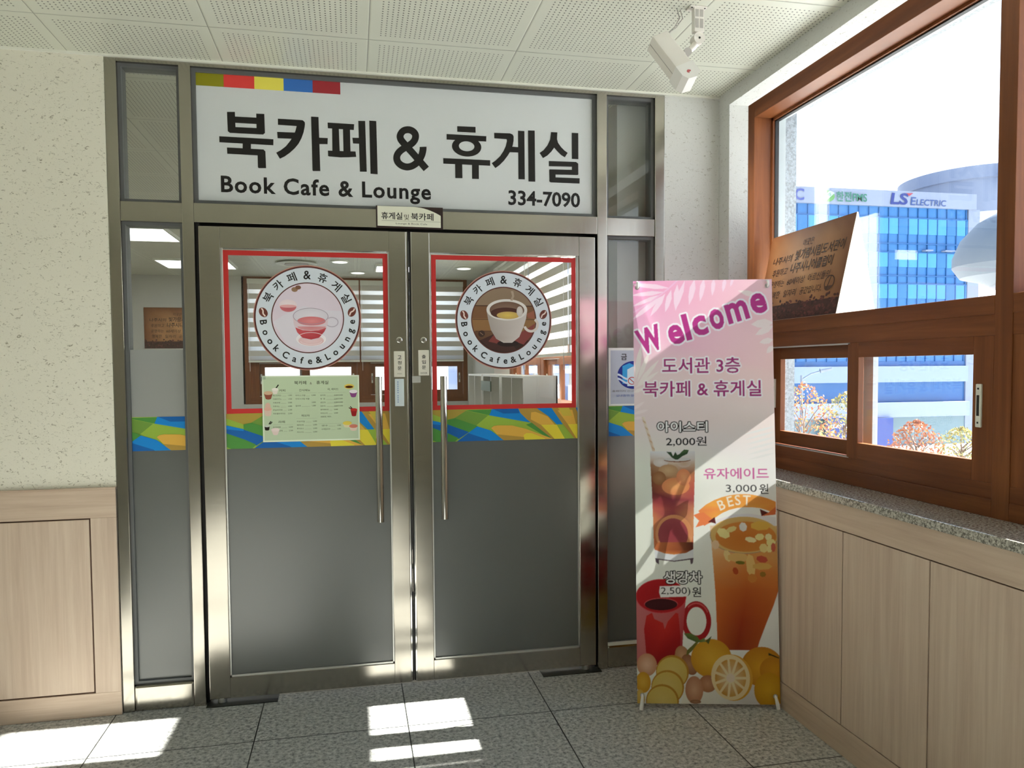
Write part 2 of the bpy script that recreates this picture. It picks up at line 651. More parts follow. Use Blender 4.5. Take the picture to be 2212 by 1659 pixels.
    def build(s, name, mt, parent, o, ux, uy, step=0.00035):
        """one mesh: every shape at its own level above the sheet o + x*ux + y*uy"""
        o, ux, uy = Vector(o), Vector(ux), Vector(uy)
        n = ux.cross(uy).normalized()
        vs, fs, cs = [], [], []
        off = 0
        A = np.array
        for k_, (pts, tri, col, lv) in enumerate(s.p):
            base = np.array(o + n*(lv*step+k_*2.5e-6))
            vs.append(base + pts[:, :1]*np.array(ux) + pts[:, 1:]*np.array(uy))
            a, b, c = pts[tri[:, 0]], pts[tri[:, 1]], pts[tri[:, 2]]
            cr = (b[:, 0]-a[:, 0])*(c[:, 1]-a[:, 1])-(b[:, 1]-a[:, 1])*(c[:, 0]-a[:, 0])
            tri = np.where((cr < 0)[:, None], tri[:, ::-1], tri)
            fs.append(tri[np.abs(cr) > 1e-12]+off)
            cs.append(col)
            off += len(pts)
        vs, fs, cs = np.concatenate(vs), np.concatenate(fs), np.concatenate(cs)
        me = bpy.data.meshes.new(name)
        me.from_pydata(vs.tolist(), [], fs.tolist())
        at = me.attributes.new('Col', 'FLOAT_COLOR', 'POINT')
        at.data.foreach_set('color', np.c_[cs, np.ones(len(cs))].astype(np.float32).ravel())
        me.materials.append(mt)
        me.update()
        ob = bpy.data.objects.new(name, me)
        COL.objects.link(ob)
        if parent is not None:
            attach(ob, parent)
        return ob
    def raster(s, wd, ht, nx, ny, ss=2):
        W, H = nx*ss+1, ny*ss+1
        img = np.ones((H, W, 3))
        for pts, tri, col, lv in s.p:
            P = pts/[wd, ht]*[W-1, H-1]
            for t in tri:
                a, b, c = P[t]
                x0, x1 = max(0, math.ceil(min(a[0], b[0], c[0])-0.5)), min(W-1, math.floor(max(a[0], b[0], c[0])+0.5))
                y0, y1 = max(0, math.ceil(min(a[1], b[1], c[1])-0.5)), min(H-1, math.floor(max(a[1], b[1], c[1])+0.5))
                if x1 < x0 or y1 < y0:
                    continue
                d = (b[0]-a[0])*(c[1]-a[1])-(b[1]-a[1])*(c[0]-a[0])
                if abs(d) < 1e-9:
                    continue
                gx, gy = np.meshgrid(np.arange(x0, x1+1), np.arange(y0, y1+1))
                l1 = ((gx-a[0])*(c[1]-a[1])-(gy-a[1])*(c[0]-a[0]))/d
                l2 = ((b[0]-a[0])*(gy-a[1])-(b[1]-a[1])*(gx-a[0]))/d
                l0 = 1-l1-l2
                k = (l0 >= -1e-6) & (l1 >= -1e-6) & (l2 >= -1e-6)
                if k.any():
                    img[gy[k], gx[k]] = l0[k, None]*col[t[0]]+l1[k, None]*col[t[1]]+l2[k, None]*col[t[2]]
        out = np.zeros((ny+1, nx+1, 3))
        cnt = np.zeros((ny+1, nx+1, 1))
        for dy in (-1, 0, 1):
            for dx in (-1, 0, 1):
                yy, xx = np.arange(ny+1)*ss+dy, np.arange(nx+1)*ss+dx
                oy, ox = (yy >= 0) & (yy < H), (xx >= 0) & (xx < W)
                out[np.ix_(oy, ox)] += img[np.ix_(yy[oy], xx[ox])]
                cnt[np.ix_(oy, ox)] += 1
        return out/cnt

# ================================================================ the setting
XF = 1.975                 # room face of the wooden window frames
CEIL = 2.78
XW = 1.775                 # plaster face of the window wall
XL = -3.3                  # far left wall
YB = -6.6                  # wall behind the camera
YC = 7.8                   # far wall of the cafe

struct(box('floor', M['floor'], XL, 2.0, YB, 0.05, -0.12, 0.0))
struct(box('floor_cafe', M['cafe_floor'], XL, 2.0, 0.05, YC+0.2, -0.12, 0.0))
struct(box('ceiling', M['ceiling'], XL, XW+0.02, YB, 0.04, CEIL, CEIL+0.08))
struct(box('ceiling_cafe', M['cafe_ceiling'], XL, XW+0.02, 0.1, YC+0.2, CEIL, CEIL+0.08))
struct(box('wall_back', M['plaster'], XL, -0.986, 0.0, 0.12, 0.0, CEIL))
struct(box('wall_corner', M['plaster_window'], 1.491, XW, 0.0, 0.12, 0.0, CEIL))
struct(box('wall_left', M['plaster'], XL-0.12, XL, YB, YC+0.2, 0.0, CEIL+0.08))
struct(box('wall_behind', M['plaster'], XL, 2.2, YB-0.12, YB, 0.0, CEIL+0.08))
struct(box('trim_1', M['white_metal'], XL, XW, -0.012, 0.0, CEIL-0.009, CEIL))

# plaster head and splayed end of the window wall
h = MB()
h.box(XW, 1.874, 0.119, YB, 2.712, 2.86)          # plaster lip hanging in front of the blind pocket
h.box(XW+0.001, 1.874, -0.101, 0.119, 0.95, 2.712)
h.box(1.874, 2.14, 0.12, YB, 2.861, 2.90)
h.box(XW+0.001, 2.14, 0.12, 0.30, 0.95, 2.86)
h.box(1.90, 2.26, 0.1, YB, -0.1, 0.953)
h.box(XW+0.02, 2.26, YB, -4.62, 0.95, 2.70)
struct(h.build('wall_right', M['plaster_window']))
s = MB()
s.box(2.142, 2.26, 0.105, 1.30, -5.0, 4.2)
s.box(2.262, 2.34, YB, 0.10, -5.0, 0.93)
s.box(2.262, 2.34, YB, 0.10, 2.80, 4.2)
s.box(2.262, 2.34, YB, -4.62, 0.93, 2.80)
s.box(2.142, 2.30, 1.30, 9.0, 2.862, 4.2)
struct(s.build('wall_outside', M['outer_stone']))

# panelled dado under the plaster on the left
d = MB()
d.box(XL, -0.986, -0.006, 0.0, 0.0, 0.97)
dado = struct(d.build('trim_2', M['groove']))
d = MB()
d.box(XL, -0.986, -0.013, 0.0, 0.852, 0.974, 0.002)
d.box(XL, -0.986, -0.013, 0.0, 0.0, 0.102, 0.002)
o = d.build('rail', M['oak_flat'], dado)
d = MB()
for a, b in ((-1.087, -0.986), (-2.03, -1.93), (-2.97, -2.87)):
    d.box(a, b, -0.013, 0.0, 0.102, 0.852, 0.002)
d.build('upright', M['oak'], dado)
for a, b in ((-1.924, -1.093), (-2.864, -2.036)):
    box('panel', M['oak'], a, b, -0.013, 0.0, 0.109, 0.846, dado, 0.002)
box('cap_strip', M['oak_flat'], XL, -0.986, -0.016, 0.0, 0.974, 0.980, dado)

# ---------------------------------------------------------------- stainless steel entrance screen
fr = struct(empty('trim_3', (0.25, 0.05, 0)))
for a, b in ((-0.985, -0.939), (-0.697, -0.649), (1.151, 1.200), (1.442, 1.491)):
    box('post', M['steel'], a, b, 0.0, 0.10, 0.0, 2.771, fr, 0.0025)
box('head_rail', M['steel_flat'], -0.939, 1.442, 0.001, 0.10, 2.757, 2.771, fr)
box('lintel', M['steel_flat'], -0.649, 1.151, 0.001, 0.10, 2.102, 2.184, fr, 0.002)
for a, b in ((-0.939, -0.697), (1.200, 1.442)):
    box('transom_rail', M['steel_flat'], a, b, 0.003, 0.10, 2.099, 2.182, fr, 0.002)
    box('bottom_rail', M['steel_flat'], a, b, 0.003, 0.10, 0.0, 0.112, fr, 0.01)
box('door_stop', M['dark_gap'], -0.649, 1.151, 0.06, 0.098, 2.06, 2.102, fr)
for a, b in ((-0.649, -0.636), (1.143, 1.151)):
    box('door_stop', M['dark_gap'], a, b, 0.03, 0.098, 0.0, 2.102, fr)

def gasket(name, a, b, z0, z1, y, wd, parent, mt='gasket'):
    g = MB()
    g.box(a, a+wd, y, 0.09, z0, z1)
    g.box(b-wd, b, y, 0.09, z0, z1)
    g.box(a+wd, b-wd, y, 0.09, z1-wd, z1)
    g.box(a+wd, b-wd, y, 0.09, z0, z0+wd)
    return g.build(name, M[mt], parent)

n = 0
for a, b, inner in ((-0.939, -0.697, False), (1.200, 1.442, True)):
    n += 1
    t = struct(empty('window_%d' % n, ((a+b)/2, 0.05, 2.182)))
    gasket('glazing_bead', a, b, 2.182, 2.757, 0.02, 0.013, t)
    box('pane', M['glass'], a+0.01, b-0.01, 0.034, 0.040, 2.19, 2.75, t)
    n += 1
    t = struct(empty('window_%d' % n, ((a+b)/2, 0.05, 0.112)))
    gasket('glazing_bead', a, b, 0.112, 2.099, 0.02, 0.013, t)
    top = 1.28 if inner else 1.56
    box('pane', M['glass'], a+0.01, b-0.01, 0.034, 0.040, top, 2.09, t)
    if not inner:
        box('filmed_pane', M['white_film'], a+0.01, b-0.01, 0.034, 0.040, 1.27, 1.56, t)
    box('frosted_pane', M['frosted'], a+0.01, b-0.01, 0.034, 0.040, 0.12, 1.27 if not inner else 1.28, t)
# return wall seen through the right sidelight
struct(box('wall_cafe_return', M['cafe_wall'], 1.30, 2.13, 0.14, 0.30, 0.0, CEIL))
box('sill_strip', M['white_metal'], 1.201, 1.441, 0.002, 0.02, 0.112, 0.124, fr)

# ---------------------------------------------------------------- the two glass doors
def door(n, x0, x1, sl, sr, hx, lock_x, strike):
    t = struct(empty('door_%d' % n, ((x0+x1)/2, 0.02, 0.0)))
    y0, y1, z0, z1 = 0.004, 0.046, 0.022, 2.088
    box('stile', M['steel'], x0, x0+sl, y0, y1, z0, z1, t, 0.0025)
    box('stile', M['steel'], x1-sr, x1, y0, y1, z0, z1, t, 0.0025)
    box('top_rail', M['steel_flat'], x0+sl, x1-sr, y0+0.001, y1, 1.998, z1, t)
    box('bottom_rail', M['steel_flat'], x0+sl, x1-sr, y0+0.001, y1, z0, 0.113, t)
    box('glass', M['glass'], x0+sl, x1-sr, 0.021, 0.029, 1.278, 1.998, t)
    box('frosted_glass', M['frosted'], x0+sl, x1-sr, 0.021, 0.029, 0.113, 1.278, t)
    g = MB()
    g.box(x0+sl, x0+sl+0.006, 0.012, 0.04, 0.113, 1.998)
    g.box(x1-sr-0.006, x1-sr, 0.012, 0.04, 0.113, 1.998)
    g.box(x0+sl, x1-sr, 0.012, 0.04, 0.113, 0.122)
    g.build('glazing_bead', M['silver'], t)
    hd = MB().tube([(hx, -0.05, 0.785), (hx, -0.05, 1.436)], 0.0155, 20)
    hd = hd.build('pull_handle', M['chrome'], t, True)
    for z in (0.90, 1.32):
        MB().tube([(hx, -0.05, z), (hx, 0.022, z)], 0.008, 14).build('standoff', M['chrome'], hd, True)
    lk = MB().lathe([(0.0135, 0), (0.0135, 0.006), (0.011, 0.008), (0.009, 0.008), (0.009, 0.006)], (0, 0, 0), 24)
    lk.xf(Matrix.Translation((lock_x, 0.004, 1.601)) @ Matrix.Rotation(R(90), 4, 'X'))
    lk = lk.build('lock_cylinder', M['chrome'], t, True)
    box('keyhole', M['black'], lock_x-0.0012, lock_x+0.0012, -0.0052, -0.0035, 1.596, 1.606, lk)
    if strike:
        box('strike_plate', M['silver'], 0.268, 0.306, 0.0, 0.004, 1.407, 1.437, t, 0.0015)
    ed = x1 if n == 1 else x0
    sg = 1 if n == 1 else -1
    box('meeting_edge', M['chrome'], ed-sg*0.001, ed+sg*0.006, 0.008, 0.04, z0, z1, t)
    box('brush_seal', M['dark_gap'], ed+sg*0.006, ed+sg*0.0125, 0.02, 0.04, z0, z1, t)
    pv = x0+0.05 if n == 1 else x1-0.05
    MB().tube([(pv, 0.022, 0.0), (pv, 0.022, 0.024)], 0.02, 16).build('floor_pivot', M['silver'], t, True)
    return t

door(1, -0.634, 0.248, 0.087, 0.077, 0.1155, 0.2125, False)
door(2, 0.275, 1.141, 0.079, 0.080, 0.405, 0.322, True)
for a, b, lab in ((-0.645, -0.345, 'dark floor hinge cover plate under the left glass door'),
                  (0.868, 1.160, 'dark floor hinge cover plate under the right glass door')):
    tag(box('floor_hinge', M['dark_steel'], a, b, -0.03, 0.055, 0.0, 0.004, None, 0.001), lab, 'floor hinge', 'floor hinge plates')

# ---------------------------------------------------------------- window bays
def bay(n, origin, du, dw, W=1.477, sash_order=0, lead=0.123, first=True):
    """wooden window: fixed upper light over two sliding sashes. u runs along the wall, w outward"""
    ox, oy = origin
    t = struct(empty('window_%d' % n, (ox+du[0]*W/2, oy+du[1]*W/2, 0.985)))
    def B(u0, u1, w0, w1, z0, z1, mb=None, bev=0.0):
        mb = mb or MB()
        xs = [ox+du[0]*u+dw[0]*k for u in (u0, u1) for k in (w0, w1)]
        ys = [oy+du[1]*u+dw[1]*k for u in (u0, u1) for k in (w0, w1)]
        return mb.box(min(xs), max(xs), min(ys), max(ys), z0, z1, bev)
    D = 0.125
    up = MB()
    if first:
        B(-0.097, 0.0, 0.0, D, 0.985, 2.86, up, 0.002)
    B(W, W+0.067, 0.0, D, 0.985, 2.86, up, 0.002)
    B(0.0, lead, 0.004, 0.066, 1.093, 1.562, up)
    up.build('jamb', M['frame_wood'], t)
    hz = MB()
    B(0.0, W, 0.0, D, 2.703, 2.86, hz, 0.002)
    B(0.0, W, 0.0, D, 1.628, 1.688, hz, 0.003)
    B(0.0, W, 0.002, D, 1.562, 1.626, hz, 0.002)
    B(0.0, W, 0.0, D, 0.985, 1.042, hz, 0.003)
    B(0.0, W, 0.002, D, 1.044, 1.094, hz, 0.002)
    B(0.0, W, 0.003, D, 1.040, 1.046, hz)
    B(0.0, W, 0.003, D, 1.624, 1.630, hz)
    hz.build('rail', M['frame_wood_flat'], t)
    bd = MB()
    for a, b, z0, z1 in ((0.0, 0.012, 1.688, 2.703), (W-0.012, W, 1.688, 2.703), (0.0, W, 2.691, 2.703), (0.0, W, 1.688, 1.696)):
        B(a, b, 0.095, 0.125, z0, z1, bd)
    bd.build('bead', M['frame_wood'], t)
    gk = MB()
    for a, b, z0, z1 in ((0.012, 0.016, 1.696, 2.691), (W-0.016, W-0.012, 1.696, 2.691), (0.012, W-0.012, 2.685, 2.691)):
        B(a, b, 0.106, 0.126, z0, z1, gk)
    gk.build('gasket', M['dark_gap'], t)
    B(0.012, W-0.012, 0.112, 0.118, 1.696, 2.691).build('upper_pane', M['window_glass'], t)
    tr = MB()
    B(lead, 0.76, 0.004, 0.030, 1.556, 1.562, tr)
    B(lead, 0.76, 0.004, 0.030, 1.094, 1.099, tr)
    tr.build('track', M['silver'], t)
    for k, (u0, u1, w0, pl, pr, hu, hw) in enumerate(((lead, 0.745, 0.037, 0.070, 0.045, lead+0.022, 0.037), (0.746, W-0.004, 0.004, 0.068, 0.082, W-0.056, 0.004))):
        sb, st = (1.099, 1.558) if k == 0 else (1.0935, 1.5625)
        ss = MB()
        B(u0, u0+pl, w0, w0+0.026, sb, st, ss, 0.002)
        B(u1-pr, u1, w0, w0+0.026, sb, st, ss, 0.002)
        sv = ss.build('sash', M['frame_wood'], t)
        ss = MB()
        B(u0+pl, u1-pr, w0, w0+0.026, 1.503, st, ss)
        B(u0+pl, u1-pr, w0, w0+0.026, sb, 1.160, ss)
        ss.build('sash_rail', M['frame_wood_flat'], sv)
        B(u0+pl-0.004, u1-pr+0.004, w0+0.019, w0+0.023, 1.156, 1.507).build('pane', M['window_glass'], sv)
        hb = MB()
        B(hu-0.011, hu+0.011, hw-0.007, hw+0.001, 1.268, 1.408, hb, 0.003)
        hd = hb.build('finger_pull', M['white_metal'], sv)
        hb = MB()
        B(hu-0.005, hu+0.005, hw-0.008, hw-0.0065, 1.305, 1.372, hb)
        B(hu-0.003, hu+0.003, hw-0.008, hw-0.0065, 1.390, 1.396, hb)
        B(hu-0.003, hu+0.003, hw-0.008, hw-0.0065, 1.280, 1.286, hb)
        hb.build('slot', M['dark_steel'], hd)
    # outer aluminium sliding frame
    al = MB()
    for a, b in ((0.0, 0.03), (0.665, 0.742), (W-0.03, W)):
        B(a, b, 0.126, 0.15, 1.094, 1.562, al)
    for z0, z1 in ((0.985, 1.094), (1.562, 1.690), (2.70, 2.86)):
        B(0.0, W, 0.126, 0.165, z0, z1, al)
    B(-0.05, 0.012, 0.126, 0.165, 1.69, 2.70, al)
    B(W-0.012, W+0.05, 0.126, 0.165, 1.69, 2.70, al)
    al.build('outer_frame', M['outer_frame'], t)
    return t

for k in range(3):
    bay(5+k, (XF, 0.022-k*1.544), (0, -1), (1, 0), first=(k == 0))
for k in range(3):
    bay(8+k, (XF, 6.0-k*1.544), (0, -1), (1, 0), first=(k == 0))
bay(11, (-1.40, YC), (1, 0), (0, 1))
bay(12, (0.144, YC), (1, 0), (0, 1), first=False)

c = MB()
c.box(XL, -1.47, YC, YC+0.2, 0.0, CEIL)
c.box(1.69, 2.2, YC, YC+0.2, 0.0, CEIL)
c.box(-1.47, 1.69, YC, YC+0.2, 0.0, 0.985)
struct(c.build('wall_far', M['cafe_wall']))
c = MB()
c.box(XW, 2.14, 0.30, YC, 0.0, 0.985)
c.box(XW, 2.14, 0.30, 1.35, 0.985, CEIL)
c.box(XW, 2.14, 6.10, YC, 0.985, CEIL)
c.box(XW, 1.90, 1.35, 6.10, 2.72, CEIL+0.08)
struct(c.build('wall_cafe_right', M['cafe_wall']))
struct(box('wall_bulkhead', M['cafe_wall'], XL, 1.69, 0.13, 0.16, 2.765, CEIL))

# ---------------------------------------------------------------- bench cabinet and stone sill under the windows
cb = thing('window_cabinet', 'long pale oak panelled cabinet running under the wooden windows', 'cabinet', (1.9, -2.0, 0))
box('carcass', M['groove'], 1.792, 1.90, YB+0.02, -0.001, 0.0, 0.953, cb)
box('plinth', M['oak_flat'], 1.785, 1.80, YB+0.02, -0.001, 0.0, 0.112, cb, 0.0015)
box('top_rail', M['oak_flat'], 1.785, 1.80, YB+0.02, -0.001, 0.853, 0.954, cb, 0.0015)
y = -0.541
box('door_panel', M['oak'], 1.785, 1.80, y+0.0025, -0.001, 0.116, 0.849, cb, 0.0015)
while y > -6.0:
    box('door_panel', M['oak'], 1.785, 1.80, y-0.4375, y-0.0025, 0.116, 0.849, cb, 0.0015)
    y -= 0.44
tag(box('stone_sill', M['sill_stone'], 1.772, 2.14, YB+0.02, -0.001, 0.954, 0.985, None, 0.004), 'speckled grey granite sill along the foot of the wooden windows', 'window sill')

